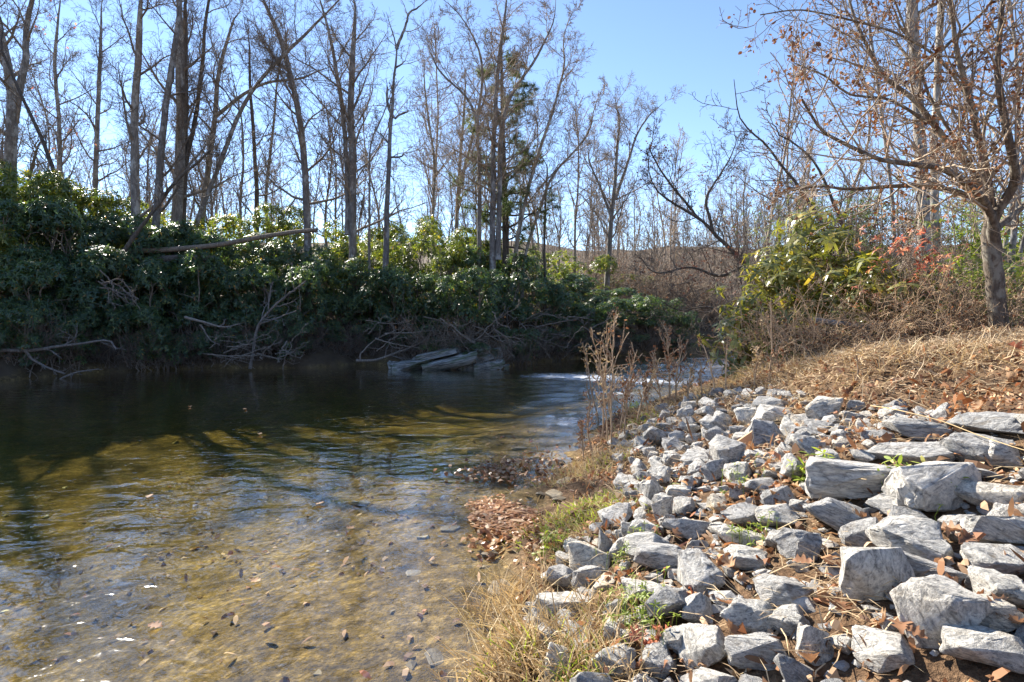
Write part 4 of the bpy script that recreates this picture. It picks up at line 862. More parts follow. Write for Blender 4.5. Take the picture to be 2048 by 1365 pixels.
KEY = [(1735, 968, 195, 95, 'big dark streaked slab stone lying in the middle of the riprap'),
 (1890, 990, 155, 125, 'pale tilted block with a dark shaded underside beside the big streaked slab'),
 (1690, 1045, 130, 72, 'dark blue grey wedge stone just below the big streaked slab'),
 (1831, 1100, 130, 85, 'white stone with a dark blotch across its face below the pale tilted block'),
 (1760, 1162, 118, 136, 'long pale stone half buried in pine straw below the dark wedge'),
 (1885, 1268, 128, 118, 'large pale peaked stone ringed by pine straw and brown leaves'),
 (1408, 1318, 95, 95, 'smooth light grey block with one clean broad face low on the bank'),
 (1329, 1128, 98, 88, 'square light grey boulder above the green creeping weeds'),
 (1411, 1164, 87, 92, 'white pointed stone wedged beside the square boulder'),
 (1382, 1064, 104, 52, 'flat grey stone lying above the square boulder'),
 (1501, 1045, 100, 58, 'dark lozenge stone resting on a rounded pale one'),
 (1484, 1084, 120, 55, 'rounded pale stone carrying the dark lozenge stone'),
 (1571, 1095, 62, 57, 'small squared stone beside the pine straw patch'),
 (1498, 1130, 80, 50, 'pale wedge stone next to the white pointed stone'),
 (1520, 980, 71, 40, 'bright white flat topped stone among small riprap'),
 (1216, 1107, 46, 75, 'upright grey stone standing on end at the grass edge'),
 (1268, 1074, 52, 54, 'peaked grey stone beside the upright stone'),
 (1151, 1103, 49, 40, 'pale stone half hidden by green grass near the water'),
 (1183, 1164, 78, 54, 'mottled tan and grey stone below the upright stone'),
 (1130, 1220, 115, 58, 'long white stone with dry grass growing over it'),
 (1310, 1198, 112, 54, 'low white boulder under the square grey boulder'),
 (1399, 1245, 62, 70, 'dark speckled upright stone under the white pointed stone'),
 (1245, 1282, 62, 46, 'blue grey striped stone among creeping weeds'),
 (1239, 1228, 44, 40, 'small white block beside the creeping weeds'),
 (1236, 1338, 84, 58, 'pale cracked stone beside red maple leaves'),
 (1318, 1342, 68, 54, 'grey squared stone lowest beside the smooth light block'),
 (1310, 997, 57, 64, 'dark peaked stone at the edge of the green grass'),
 (1327, 1030, 45, 66, 'steep striped stone leaning on the dark peaked stone'),
 (1370, 1023, 47, 40, 'small round white stone beside the steep striped stone'),
 (1506, 883, 71, 40, 'broad grey stone overhanging a flat slab high in the riprap'),
 (1404, 929, 76, 40, 'dark oval stone ringed by small pale ones'),
 (1630, 902, 76, 50, 'dark pyramid stone with brown leaves at its foot'),
 (1647, 864, 60, 32, 'white rounded stone above the dark pyramid stone'),
 (1842, 869, 117, 54, 'broad blue grey boulder at the top of the riprap'),
 (1985, 862, 118, 54, 'large pale boulder under the pine straw mound'),
 (1960, 913, 98, 64, 'white boulder just below the large pale boulder'),
 (1820, 920, 143, 56, 'long white slab lying above the big dark streaked slab'),
 (2022, 918, 75, 58, 'pale rounded boulder on the shoulder of the bank'),
 (1987, 1003, 105, 64, 'light stone with a dark cleft beside the pale tilted block'),
 (1958, 957, 92, 30, 'thin flat grey stone between two pale boulders'),
 (2008, 1075, 104, 74, 'white rounded boulder with dark bands beside oak leaves'),
 (2010, 1146, 92, 66, 'mossy tinted grey boulder below the banded white boulder'),
 (2026, 1212, 70, 90, 'weathered boulder below the mossy tinted boulder'),
 (1795, 1029, 80, 50, 'small white stone tucked under the big streaked slab'),
 (1880, 1165, 128, 46, 'long layered stone above the large peaked stone'),
 (1530, 1328, 110, 84, 'striped grey boulder with a dark end low on the bank'),
 (1508, 1250, 98, 76, 'dark toothed stone below the pine straw patch'),
 (1584, 1260, 70, 54, 'grey block beside the dark toothed stone'),
 (1640, 1320, 66, 74, 'upright pale stone between brown leaves low on the bank'),
 (1572, 1200, 105, 70, 'pale stone crossed by strands of pine straw'),
 (1775, 1330, 95, 60, 'grey stone sunk in pine straw beside the large peaked stone'),
 (1985, 1320, 110, 80, 'grey boulder low on the slope below the weathered boulder')]
r = np.random.default_rng(61)
for i, (px, py, w, h, lb) in enumerate(KEY):
    p, t = hit(px, py + h * .18)
    a = w / FPX * t * .91; hh = h / FPX * t * .88
    up = h > w * 1.05
    stand = 'upright' in lb or 'steep' in lb or 'peaked' in lb
    c = hh * (1.0 if stand else .78); b = min(a * r.uniform(.75, .95), max(hh * 1.35, .45 * a)) if not up else a * (.8 if stand else 1.15)
    stone(p[0], p[1] + .05, a, b, c, r.uniform(-.35, .35) + math.atan2(-p[0], p[1]), lb, RIP, i * 7 + 3, (r.normal(0, .14), r.normal(0, .12)), .2)
def pix(x, y, z):
    v = np.array([x, y, z - CAMZ]); f = v[1] * math.cos(PITCH) - v[2] * math.sin(PITCH); u = v[1] * math.sin(PITCH) + v[2] * math.cos(PITCH)
    return 1024 + FPX * v[0] / f, 682.5 - FPX * u / f
poly = np.array([(1225, 885), (1300, 830), (1420, 790), (1540, 772), (1640, 795), (1800, 822), (2200, 842), (2400, 1500), (1080, 1500), (1050, 1240), (1120, 1110), (1235, 1000), (1240, 940)], float)
def inpoly(px, py, P):
    ins = False; j = len(P) - 1
    for i in range(len(P)):
        if ((P[i, 1] > py) != (P[j, 1] > py)) and px < (P[j, 0] - P[i, 0]) * (py - P[i, 1]) / (P[j, 1] - P[i, 1]) + P[i, 0]: ins = not ins
        j = i
    return ins
SHORT = []
for (px, py, w, h, lb), (x, y, _) in zip(KEY, placed):
    cut = min([lb.index(k) for k in (' lying', ' beside', ' with ', ' below', ' half', ' just', ' ringed', ' above', ' wedged', ' resting', ' carrying', ' next', ' among', ' standing', ' near', ' under', ' at ', ' leaning', ' overhanging', ' across', ' low ', ' tucked', ' sunk', ' crossed', ' between', ' on ', ' lowest', ' growing') if k in lb] + [len(lb)])
    SHORT.append((x, y, lb[:cut]))
cand = 0; nst = len(KEY)
sizes = np.concatenate([r.uniform(.28, .38, 160), r.uniform(.17, .27, 1500), r.uniform(.10, .18, 7000)])
XY = np.stack([r.uniform(-.2, 8.0, len(sizes)), r.uniform(1.4, 13.5, len(sizes))], 1); HZ_ = hgt(XY[:, 0], XY[:, 1])
small = []
for (x, y), z, s in zip(XY, HZ_, sizes):
    px, py = pix(x, y, z)
    if not inpoly(px, py, poly) or px > 2150 or py > 1450: continue
    if y > 8 and (s > .32 or (int(x * 97 + y * 131) % 100) < 20): continue
    # straw patches stay open
    if (abs(px - 1660) < 60 and abs(py - 1130) < 60) or (abs(px - 1720) < 70 and abs(py - 1270) < 50): 
        if s > .16: continue
    pr_ = .40 * s
    if any((x - a) ** 2 + (y - b) ** 2 < (pr_ * .82 + c * .84) ** 2 for a, b, c in placed): continue
    if nst < 299:
        q = min(SHORT, key=lambda k: (k[0] - x) ** 2 + (k[1] - y) ** 2)
        sz = 'large' if s > .3 else 'medium' if s > .2 else 'small'
        lb, gr = sz + ' plain riprap stone nearest to the ' + q[2], sz + ' riprap stones near the ' + q[2]
        a = s * r.uniform(.9, 1.25); stone(x, y, a, s * r.uniform(.7, 1.0), s * r.uniform(.55, .85), r.uniform(0, 6.28), lb, gr, int(r.integers(0, 22)), (r.normal(0, .3), r.normal(0, .3)), r.uniform(.15, .3)); nst += 1
    else:
        small.append((x, y, z, s)); placed.append((x, y, pr_))
# remaining gravel sized stones between the riprap: one mass
def stone_mass(name, label, pts, mat, seed, mat_smooth=False):
    r = np.random.default_rng(seed); Vs, Fs, off = [], [], 0
    base = []
    for i in range(6):
        bm = bmesh.new()
        for p in rand_unit(11, r): bm.verts.new(p)
        bmesh.ops.convex_hull(bm, input=bm.verts); bmesh.ops.delete(bm, geom=[v for v in bm.verts if not v.link_faces], context='VERTS'); bmesh.ops.triangulate(bm, faces=bm.faces)
        bm.verts.index_update(); base.append((np.array([v.co[:] for v in bm.verts]) * .5, np.array([[v.index for v in f.verts] for f in bm.faces]))); bm.free()
    for (x, y, z, s) in pts:
        V, F = base[int(r.integers(0, 6))]; a = r.uniform(0, 6.28); ca, sa = math.cos(a), math.sin(a)
        W = V * np.array([s * r.uniform(.9, 1.4), s * r.uniform(.7, 1), s * r.uniform(.4, .7)])
        W = np.stack([W[:, 0] * ca - W[:, 1] * sa, W[:, 0] * sa + W[:, 1] * ca, W[:, 2]], 1) + np.array([x, y, z + s * .05])
        Vs.append(W); Fs.append(F + off); off += len(W)
    o = obj(name, make_mesh(name, np.concatenate(Vs), [np.concatenate(Fs)], mat, False)); o['kind'] = 'stuff'; o['label'] = label; o['category'] = 'gravel'; return o
xs, ys = r.uniform(-.3, 7, 5200), r.uniform(1.3, 13, 5200); zs = hgt(xs, ys)
gp = [(x, y, z, s) for x, y, z, s in zip(xs, ys, zs, r.uniform(.03, .09, 5200)) if inpoly(*pix(x, y, z), poly)]
stone_mass('gravel', 'loose pale gravel between the riprap stones', small + gp, M['stone'], 3)
# cobbles of the river bed
xs = r.uniform(-9, 5, 9000); ys = r.uniform(2.2, 20, 9000); zs = hgt(xs, ys); dr_, dl_ = banks(xs, ys)
ok = (dr_ < 0) & (dl_ < -1) & (r.random(9000) < np.where(dr_ > -1.2, .34, .04))
stone_mass('river_cobbles', 'dark cobbles scattered over the sandy river bed', list(zip(xs[ok], ys[ok], zs[ok] - .025, np.exp(r.normal(-2.6, .5, ok.sum())))), M['bed_stone'], 5)
bedr = [rock_mesh('bed_stone', 760 + i, M['bed_stone'], 14, bev=.12) for i in range(5)]
for px, py, w in ((1000, 1180, 60), (1110, 990, 40), (1130, 965, 34), (1085, 990, 30), (905, 965, 40), (1110, 930, 40), (830, 1150, 36), (980, 1110, 36), (1040, 900, 40), (950, 905, 34), (900, 1060, 40), (720, 1010, 40), (1160, 895, 30), (1120, 1000, 34), (870, 1320, 50), (960, 1010, 26)):
    p, t = hit(px, py); s = w / FPX * t
    o = obj('bed_stone', bedr[px % 5], None, (p[0], p[1], p[2] + s * .02), (r.normal(0, .1), r.normal(0, .1), r.uniform(0, 6)), (s, s * .75, s * .3))
    tag(o, 'dark flat stone lying in the shallow water off the stony bank', 'stone', 'dark stones in the shallows')

# layered rock ledge on the far bank
def ledge():
    Y = 21.4; b = at(895, 742, Y); t = thing('rock_ledge', 'layered grey rock ledge with moss at the foot of the far bank', 'rock', (b[0], Y, 0))
    r = np.random.default_rng(8)
    for i, (px, py, w, h, rot) in enumerate(((830, 732, 110, 30, -.12), (905, 722, 150, 30, -.22), (880, 708, 130, 24, -.26), (940, 716, 120, 26, -.24), (975, 730, 90, 30, -.1), (900, 742, 170, 26, -.05), (985, 712, 60, 22, -.3), (850, 715, 80, 20, -.3), (800, 735, 60, 26, .05), (925, 735, 70, 34, -.4), (865, 728, 60, 30, -.35), (1000, 738, 50, 22, 0), (955, 705, 70, 18, -.2))):
        c = at(px, py, Y + .12 * (i % 4)); k = Y / FPX
        me = rock_mesh('slab', 820 + i, M['outcrop'], 26, bev=.03, rough=.07, sub=1, boxy=.35)
        obj('slab', me, t, c - np.array([b[0], Y, 0]), (r.normal(.1, .06), rot, r.normal(0, .12)), (w * k * .8, w * k * .7, h * k * .8))
ledge()

# ------------------------------------------------------------------ dry weeds at the water's edge
def weed(label, px, py, top, seed, lean=0.0, nb=5, group=None, leafy_=.5, base=None):
    r = np.random.default_rng(seed + 70)
    if base is None: p, t = hit(px, py)
    else: p = base
    Y = p[1]; tp = at(px + lean, top, Y); H = tp[2] - p[2]
    P = resample([p + np.array([0, 0, -.08]), p + (tp - p) * .5 + r.normal(0, .03, 3), tp], 14, r, .006)[None]; k = Y / FPX
    R = (np.linspace(4.0, 1.8, 14) * k / 2)[None]
    t = Tree('dry_weed', label, p, group, 'weed')
    V, F = tube_mesh([(P, R, 5)]); t.part('stem', V, [F], M['weed'])
    A = children(P, R, nb + 2, .3, .97, .5, .36, .75, 6, .08, .18, .85 * k, r, .3); B = children(*A, 4, .2, .97, .6, .4, .8, 4, .03, .25, .7 * k, r, .3)
    V, F = tube_mesh([(A[0], A[1], 4), (B[0], B[1], 3)]); t.part('branches', V, [F], M['weed'])
    E = np.concatenate([B[0], ]); E = np.repeat(E, 2, 0)[r.random(len(E) * 2) < leafy_]
    O = np.concatenate([E[:, -1], E[:, 2]]) + r.normal(0, .015, (len(E) * 2, 3)); n = len(O)
    if n:
        V, tr, q = leaves_mesh(O, norm(rand_unit(n, r) + np.array([0, 0, -.4])), rand_unit(n, r), r.uniform(3, 8, n) * k, r.uniform(2, 4, n) * k, r.uniform(0, .8, n), .4)
        t.part('dry_leaves', V, [tr, q], M['leaf_brown'] if seed % 3 else M['dry_grass'], False)
for i, (px, py, top, lean, nb, lb) in enumerate([
    (1205, 880, 655, 12, 5, 'tallest dry weed stalk at the water edge with forked bare top'), (1222, 900, 650, 5, 6, 'straight dry weed stalk close beside the tallest one'),
    (1240, 860, 700, 35, 6, 'leaning dry weed with curled brown leaves'), (1200, 850, 700, -28, 4, 'thin weed stalk bending out over the rapid'),
    (1340, 812, 668, -6, 10, 'bushy dry weed with a dense rusty seed head'), (1350, 815, 690, 16, 8, 'second bushy dry weed touching the rusty headed one'),
    (1270, 850, 735, 45, 6, 'drooping dry weed arching over between the two weed clumps'), (1405, 800, 720, 0, 2, 'short bare stick of a weed beside the rhododendron'),
    (1455, 790, 690, 2, 0, 'dark thin weed pole before the olive rhododendron'), (1540, 765, 600, 4, 2, 'tall dark bare pole in front of the olive rhododendron'),
    (1432, 795, 690, -25, 0, 'thin weed stalk slanting toward the river by the rhododendron'), (1225, 880, 740, -20, 6, 'low tangled weed at the foot of the tallest stalks'),
    (1712, 770, 690, -3, 2, 'bare stub stalk in front of the fallen limb'), (1300, 835, 745, -10, 7, 'low brown weed between the two weed clumps'),
    (1185, 905, 800, -8, 6, 'small dry weed nearest the shallow riffle'), (1215, 890, 700, -14, 8, 'branching brown weed grown through the tallest stalks'), (1250, 880, 760, 10, 9, 'bushy low weed before the leaning dry weed'), (1325, 822, 720, -20, 9, 'reddish weed spreading low beside the rusty headed one'), (1375, 808, 735, 8, 6, 'small dry weed on the river side of the leaf strewn stones'), (1170, 930, 850, -6, 8, 'short matted weed above the wet leaves'), (1545, 775, 700, 4, 7, 'pinkish dry weed hugging the olive rhododendron'), (1510, 778, 705, 6, 7, 'tan weed stalks at the foot of the olive rhododendron')]): weed(lb, px, py, top, i, lean, nb)

# ------------------------------------------------------------------ grass
def blades(pts, L, W, r, lean=.5, droop=.6):
    """bent three-section blades -> V, tris, quads"""
    n = len(pts); D = norm(np.stack([r.normal(0, lean, n), r.normal(0, lean, n), np.ones(n)], 1)); h = norm(np.stack([D[:, 0], D[:, 1], np.zeros(n)], 1) + 1e-4)
    S = norm(np.cross(D, rand_unit(n, r))) ; L = L[:, None]; W = W[:, None]
    dz = np.array([0, 0, -1.])
    def c(f): return pts + D * L * f + (h * .45 + dz * .45) * L * (f ** 2.2) * (r_d)
    r_d = r.uniform(.2, 1.0, (n, 1)) * droop * 1.4
    c0, c1, c2, c3 = c(0), c(.4), c(.75), c(1.)
    v = np.stack([c0 - S * W * .5, c0 + S * W * .5, c1 - S * W * .45, c1 + S * W * .45, c2 - S * W * .3, c2 + S * W * .3, c3], 1)
    b = np.arange(n)[:, None] * 7
    return v.reshape(-1, 3), b + np.array([[4, 5, 6]]), np.concatenate([b + np.array([[0, 1, 3, 2]]), b + np.array([[2, 3, 5, 4]])])
def clump(label, px, py, n, spread, L, mat, seed, W=.006, lean=.45, group=None, green=0):
    r = np.random.default_rng(seed + 40); p, t = hit(px, py)
    xy = p[:2] + r.normal(0, spread, (n, 2)); pts = np.column_stack([xy, hgt(xy[:, 0], xy[:, 1]) - .02])
    t = Tree('grass_clump', label, p, group, 'grass')
    V, tr, q = blades(pts, L * r.uniform(.5, 1.2, n), np.full(n, W) * r.uniform(.7, 1.4, n), r, lean)
    t.part('blades', V, [tr, q], M[mat], False)['kind'] = 'stuff'
    if green:
        xy = p[:2] + r.normal(0, spread * .7, (green, 2)); pts = np.column_stack([xy, hgt(xy[:, 0], xy[:, 1]) - .02])
        V, tr, q = blades(pts, L * .8 * r.uniform(.5, 1.1, green), np.full(green, W * 1.2), r, lean * .7)
        t.part('green_blades', V, [tr, q], M['green_grass'], False)['kind'] = 'stuff'
clump('large tuft of bleached dry grass bending over the water edge', 1030, 1330, 420, .16, .38, 'dry_grass', 1, .0085, .5, None, 50)
clump('dry grass tuft draped across the long white stone', 1090, 1280, 260, .14, .3, 'dry_grass', 2, .008, .55, None, 20)
clump('thin dry grass tuft leaning out from the stones into the shallows', 1010, 1230, 200, .13, .42, 'dry_grass', 3, .007, .55)
clump('dry straw coloured grass below the cracked stone', 1160, 1345, 380, .16, .30, 'dry_grass', 4, .008, .5, None, 90)
clump('low brown grass between the long white stone and the weeds', 1190, 1230, 220, .13, .2, 'dry_grass', 5, .005, .6, None, 30)
clump('bright green grass patch at the water edge below the weeds', 1170, 1030, 420, .30, .15, 'green_grass', 6, .009, .8)
clump('second bright green grass patch beside the dark peaked stone', 1235, 1005, 320, .24, .14, 'green_grass', 7, .009, .8)
clump('yellow green grass fringe against the wet leaf mat', 1120, 1050, 420, .22, .17, 'dry_grass', 8, .008, .6, None, 160)
clump('dry tan grass around the foot of the tallest weed stalks', 1200, 935, 900, .34, .24, 'dry_grass', 9, .008, .6, None, 80)
clump('dry tan grass under the bushy rusty headed weed', 1330, 825, 500, .4, .27, 'dry_grass', 10, .01, .6, None, 50)
clump('dry grass tuft poking up before the upright stone', 1100, 1150, 320, .2, .22, 'dry_grass', 11, .005, .6)
clump('green weed tuft at the head of the riprap by the weeds', 1285, 845, 160, .22, .16, 'green_grass', 12, .012, .6)
clump('dead straw grass mixed through the green patch', 1190, 1035, 420, .3, .17, 'dry_grass', 18, .006, .8)
clump('dry grass tuft before the olive rhododendron', 1480, 770, 600, .55, .38, 'dry_grass', 13, .01, .5)
clump('matted brown grass on the wet slope above the leaf raft', 1130, 960, 500, .26, .16, 'dry_grass', 16, .007, .8, None, 60)
clump('dry grass along the waterline between the weed clumps', 1270, 868, 500, .36, .18, 'dry_grass', 17, .008, .7, None, 60)
clump('dry grass under the bare stub stalk', 1600, 750, 320, .6, .34, 'dry_grass', 14, .01, .55)
clump('sparse dead grass beside the fallen limb end', 1830, 720, 260, .5, .34, 'dry_grass', 15, .01, .55)
# creeping weeds
def creeper(label, px, py, n, seed, size=.035, spread=.1):
    r = np.random.default_rng(seed + 20); p, t = hit(px, py); t = Tree('creeping_weed', label, p, None, 'weed')
    xy = p[:2] + r.normal(0, spread, (n, 2)); C = np.column_stack([xy, hgt(xy[:, 0], xy[:, 1]) + r.uniform(.03, .2, n)])
    V, tr, q = whorls(C, np.tile([0, 0, 1.], (n, 1)) + r.normal(0, .3, (n, 3)), size, r, 5, .2); t.part('leaves', V, [tr, q], M['green_grass'], False)
    G = C.copy(); G[:, 2] = hgt(xy[:, 0], xy[:, 1]) - .02; P = np.stack([G + (C - G) * f for f in (0, .5, 1)], 1); P[:, 1] += r.normal(0, .012, (n, 3))
    V, F = tube_mesh([(P, np.full((n, 3), .002), 3)]); t.part('stems', V, [F], M['green_grass'])
creeper('green creeping weed beside the blue grey striped stone', 1270, 1240, 40, 1); creeper('green creeping weed below the square boulder', 1260, 1130, 36, 2)
creeper('leafy green weed climbing beside the upright stone', 1100, 1110, 30, 3, .05, .07); creeper('green sprig growing against the end of the big streaked slab', 1625, 965, 16, 4, .09, .07)
creeper('small green weed below the bright white flat stone', 1480, 985, 22, 5); creeper('small green weed beside the rounded pale stone', 1500, 1095, 20, 6, .04, .06)
creeper('green weed trailing near the red maple leaves', 1290, 1275, 30, 7); creeper('yellow green sprig against the pale tilted block', 1790, 985, 14, 8, .07, .08)
creeper('green weed on the crest behind the white boulders', 1880, 1010, 10, 9, .05, .1); creeper('bright weed by the rapid among dry stalks', 1265, 825, 26, 10, .07, .12)

# ------------------------------------------------------------------ litter
def scatter(n, x0, x1, y0, y1, r):
    x, y = r.uniform(x0, x1, n), r.uniform(y0, y1, n); z = hgt(x, y); dr, dl = banks(x, y); return x, y, z, dr, dl
def litter(name, label, O, L, W, mat, r, lift=.3, cat='leaf litter', flat=1.0):
    n = len(O); D = norm(np.column_stack([r.normal(0, 1, (n, 2)), r.normal(0, lift, n)])); N = norm(np.column_stack([r.normal(0, .45 * flat, (n, 2)), np.ones(n)]))
    V, tr, q = leaves_mesh(O, D, N, L, W, r.normal(0, .35 * flat, n), .35 * flat)
    o = obj(name, make_mesh(name, V, [tr, q], M[mat], False)); o['kind'] = 'stuff'; o['label'] = label; o['category'] = cat; return o
r = np.random.default_rng(91)
x, y, z, dr, dl = scatter(46000, -1, 13, 1.3, 17, r); nz = vnoise(x * .9, y * .9, 55)
ok = (dr > .25) & (r.random(len(x)) < np.clip(.5 + nz * 1.3, .1, 1)) & ~((dr < 1.0) & (y < 8) & (r.random(len(x)) < .7)) & (r.random(len(x)) < np.where((y < 6.5) & (dr < 5), .8, 1))
n = ok.sum(); litter('leaf_litter', 'brown fallen leaves carpeting the stony bank', np.column_stack([x, y, z + r.uniform(.005, .06, len(x))])[ok], np.exp(r.normal(-2.85, .4, n)), np.exp(r.normal(-3.5, .4, n)), 'litter', r, flat=1.6)
x, y, z, dr, dl = scatter(3200, .2, 5.5, 1.3, 7, r); nz = vnoise(x * 2.3, y * 2.3, 58)
ok = (dr > .5) & (r.random(len(x)) < np.clip(.45 + nz * 1.6, .05, 1)); n = ok.sum()
litter('leaf_scraps', 'scraps of orange brown leaves wedged in the gaps between riprap stones', np.column_stack([x, y, z + r.uniform(.0, .07, len(x))])[ok], np.exp(r.normal(-2.95, .45, n)), np.exp(r.normal(-3.5, .4, n)), 'leaf_orange', r, .5, flat=2.0)
x, y, z, dr, dl = scatter(5000, 10, 40, 3, 40, r); ok = (dr > .5); n = ok.sum()
x2, y2, z2, dr2, dl2 = scatter(6000, -30, 14, 17, 42, r); ok2 = dl2 > .2
O = np.concatenate([np.column_stack([x, y, z + .02])[ok], np.column_stack([x2, y2, z2 + .02])[ok2]]); n = len(O)
litter('forest_litter', 'brown forest leaf litter under the trees', O, r.uniform(.1, .22, n), r.uniform(.06, .14, n), 'litter', r)
# pine straw: thick on the mound and in the gaps between stones
x, y, z, dr, dl = scatter(80000, .5, 12, 1.3, 12.5, r)
px, py = np.array([pix(a, b, c) for a, b, c in zip(x, y, z)]).T
mound = np.exp(-(((x - 5.4) / 2.6) ** 2 + ((y - 7.6) / 1.9) ** 2)); patch = np.exp(-(((px - 1660) / 90) ** 2 + ((py - 1150) / 80) ** 2)) + np.exp(-(((px - 1730) / 110) ** 2 + ((py - 1270) / 60) ** 2))
prob = np.clip(.20 + 1.0 * mound + .9 * patch + .5 * vnoise(x * 1.2, y * 1.2, 66) + .5 * vnoise(x * 3.1, y * 3.1, 67), 0, 1) * (dr > .9); prob = np.where((dr > 6), np.maximum(prob, .25), prob)
ok = r.random(len(x)) < prob; O = np.column_stack([x, y, z + r.uniform(.0, .06, len(x)) + .10 * mound * r.random(len(x))])[ok]; n = len(O)
D = norm(np.column_stack([r.normal(0, 1, (n, 2)), r.normal(0, .28, n)])); L = r.uniform(.1, .3, n)[:, None]; Wd = norm(np.cross(D, np.array([0, 0, 1.]) + r.normal(0, .3, (n, 3)))) * .0028 * np.maximum(1, y[ok] / 5)[:, None]
mid = O + D * L * .5 + np.column_stack([r.normal(0, .02, (n, 2)), r.uniform(0, .03, n)]); e = O + D * L
V = np.stack([O - Wd, O + Wd, mid - Wd, mid + Wd, e], 1).reshape(-1, 3); b = np.arange(n)[:, None] * 5
o = obj('pine_straw', make_mesh('pine_straw', V, [b + np.array([[0, 1, 3, 2]]), b + np.array([[2, 3, 4]])], M['straw'], False)); o['kind'] = 'stuff'; o['label'] = 'pine straw and dead grass strewn over the bank and between stones'; o['category'] = 'straw'
# wet leaf mat stranded at the water edge
mp = np.array([(945, 1010), (1000, 998), (1060, 1030), (1075, 1055), (1060, 1085), (1000, 1075), (960, 1050)], float)
pts = []
while len(pts) < 2600:
    a, b_ = r.uniform(925, 1090), r.uniform(985, 1105)
    if inpoly(a + r.normal(0, 7), b_ + r.normal(0, 5), mp):
        d = ray(a, b_); s = (CAMZ - .015) / -d[2]; X_, Y_ = d[0] * s, d[1] * s; pts.append((X_, Y_, max(.012, h1(X_, Y_)) + r.uniform(0, .022)))
n = len(pts); litter('leaf_mat', 'raft of wet orange leaves stranded at the water edge', np.array(pts), np.exp(r.normal(-2.9, .45, n)), np.exp(r.normal(-3.5, .4, n)), 'wet_leaf', r, .04, flat=.35)
pts = []
for cx, cy, sx, sy, m in ((1000, 945, 40, 10, 160), (1070, 925, 40, 9, 120), (980, 1085, 30, 14, 60), (1090, 960, 25, 10, 60), (1080, 1120, 20, 25, 70)):
    for _ in range(m):
        a, b_ = r.normal(cx, sx), r.normal(cy, sy); d = ray(a, b_); s = (CAMZ - .01) / -d[2]; X_, Y_ = d[0] * s, d[1] * s; pts.append((X_, Y_, max(.006, h1(X_, Y_)) + r.uniform(0, .03)))
n = len(pts); litter('stranded_leaves', 'scattered wet leaves caught along the shallow edge', np.array(pts), r.uniform(.06, .12, n), r.uniform(.03, .06, n), 'wet_leaf', r, .25)
# sunken leaves on the bed
x, y, z, dr, dl = scatter(2200, -7, 1.5, 2.2, 12, r); ok = (dr < -.1) & (dl < -2) & (r.random(len(x)) < .45); n = ok.sum()
litter('sunken_leaves', 'sunken brown leaves lying on the river bed', np.column_stack([x, y, z + .015])[ok], r.uniform(.06, .12, n), r.uniform(.03, .06, n), 'litter', r, .1)
# single oak leaves among the stones
def oak_leaf(seed, mat):
    r = np.random.default_rng(seed); n = 13; t = np.linspace(0, 1, n); w = .30 * np.sin(np.pi * np.clip(t * .95 + .05, 0, 1)) * (1 + .55 * np.cos(t * 3.6 * 2 * np.pi + r.uniform(0, 1))) + .01
    cl = 1.5 * r.uniform(-.3, 1); z = cl * (t - .5) ** 2 + .03 * r.normal(0, 1, n); fold = r.uniform(.2, 1.1)
    V = np.concatenate([np.column_stack([-w, t - .5, z + w * fold]), np.column_stack([np.zeros(n), t - .5, z]), np.column_stack([w, t - .5, z + w * fold * r.uniform(.3, 1.2)])])
    i = np.arange(n - 1); F = np.concatenate([np.stack([i, i + n, i + n + 1, i + 1], -1), np.stack([i + n, i + 2 * n, i + 2 * n + 1, i + n + 1], -1)])
    return make_mesh('oak_leaf', V, [F], M[mat], True)
ol = [oak_leaf(i, 'litter' if i % 3 else 'leaf_brown') for i in range(8)]; rl = [oak_leaf(20 + i, 'leaf_red') for i in range(3)]
LEAF = [(1680, 1230), (1640, 1215), (1900, 1085), (1930, 1105), (1945, 1130), (1715, 1060), (1800, 1295), (1770, 1270), (1830, 1310), (1650, 960), (1590, 985), (1570, 1010), (1560, 1000), (1545, 1015), (1440, 1150), (1460, 1165), (1450, 1240), (1445, 1100), (1480, 1000), (1720, 890), (1750, 905), (1640, 880), (1880, 860), (1900, 850), (1910, 865), (1350, 1100), (1310, 1098), (1420, 900), (1440, 895), (1460, 885), (1400, 960), (1700, 990), (1820, 1060), (1830, 1010), (1900, 1200), (1960, 1210), (1700, 1320), (1620, 1350), (1560, 1340), (1460, 1290), (1510, 830), (1560, 810), (1600, 830), (1650, 815), (1380, 850), (1340, 870), (1300, 900), (1250, 960), (1740, 790), (1800, 770), (1860, 750), (1500, 800), (1320, 1250), (1480, 1190), (1605, 1160), (1990, 1260), (1920, 1330), (2035, 1290), (1450, 840), (1470, 860), (1540, 940), (1680, 930), (1780, 850), (1960, 840), (1690, 800), (2020, 770), (1940, 760), (2040, 720)]
PZ = [(a, b) for a, b, c in placed]
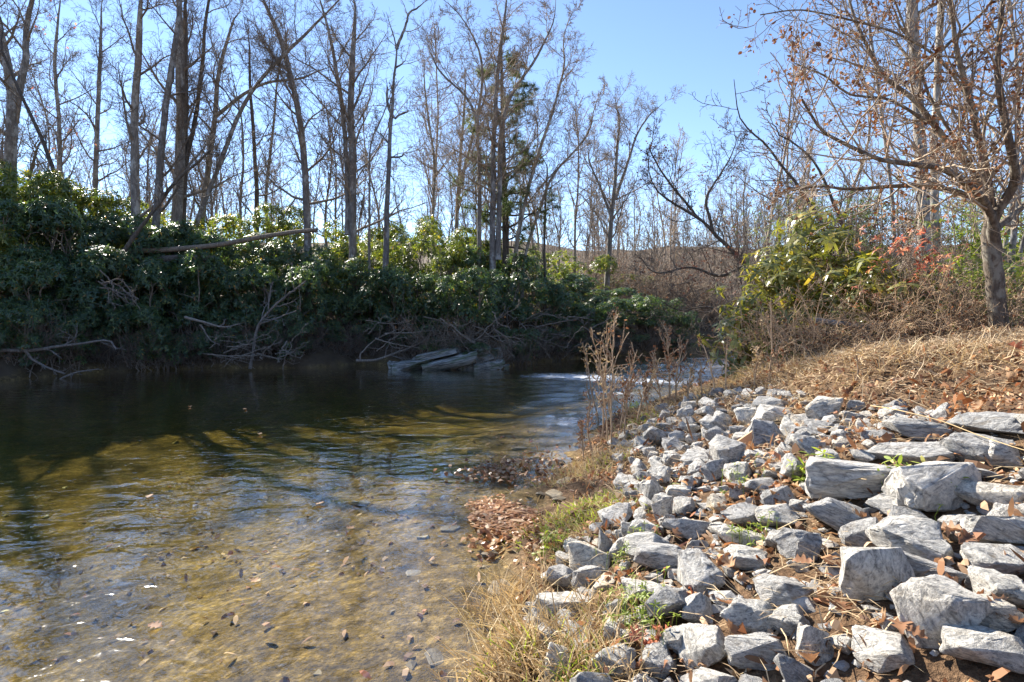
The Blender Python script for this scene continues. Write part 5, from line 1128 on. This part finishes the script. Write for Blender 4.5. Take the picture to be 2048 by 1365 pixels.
for i, (px, py) in enumerate(LEAF):
    p, t = hit(px, py); s = r.uniform(.08, .135)
    o = obj('oak_leaf', ol[i % 8], None, (p[0], p[1], p[2] + r.uniform(.04, .11)), (r.normal(0, .5), r.normal(0, .5), r.uniform(0, 6.28)), (s, s, s))
    tag(o, 'curled brown fallen oak leaf lying loose on the bank', 'leaf', 'fallen oak leaves on the bank')
for i, (px, py) in enumerate([(1310, 1290), (1325, 1300), (1300, 1310), (1275, 1300), (1335, 1285)]):
    p, t = hit(px, py); s = r.uniform(.09, .13)
    o = obj('maple_leaf', rl[i % 3], None, (p[0], p[1], p[2] + r.uniform(.05, .09)), (r.normal(0, .4), r.normal(0, .4), r.uniform(0, 6.28)), (s, s, s)); tag(o, 'red fallen maple leaf low on the bank beside the cracked stone', 'leaf', 'red fallen leaves')
p, t = hit(2035, 712); o = obj('maple_leaf', rl[0], None, (p[0], p[1], p[2] + .08), (.4, .2, 1.0), (.22, .22, .22)); tag(o, 'big deep red leaf on the crest beside the straw mound', 'leaf')
for i, (px, py) in enumerate([(300, 994), (510, 1165), (490, 820), (380, 815), (640, 1010), (520, 870), (310, 1255), (700, 1060)]):
    d = ray(px, py); s = CAMZ / -d[2]; o = obj('floating_leaf', ol[i % 8], None, (d[0] * s, d[1] * s, .014), (.12, -.1, i * 1.3), (.11, .11, .05)); tag(o, 'single brown leaf floating on the river', 'leaf', 'leaves floating on the river')
# long dry stalk lying over the stones
def stalk(label, pts, seed):
    r = np.random.default_rng(seed); P = []
    for px, py in pts:
        p, t = hit(px, py); P.append(p + np.array([0, 0, .2]))
    Q = resample(P, 20, r, .003)[None]; V, F = tube_mesh([(Q, np.linspace(.006, .003, 20)[None], 5)]); V0 = Q[0, 0]
    o = obj('dry_stalk', make_mesh('dry_stalk', V - V0, [F], M['dry_grass'], True), None, V0); tag(o, label, 'stalk')
stalk('long dry stalk lying across the white boulders down the slope', [(1740, 853), (1800, 870), (1880, 895), (1960, 930), (2048, 965)], 1)
stalk('thin dry stalk lying under the big streaked slab', [(1640, 1000), (1690, 1008), (1740, 1020)], 2)
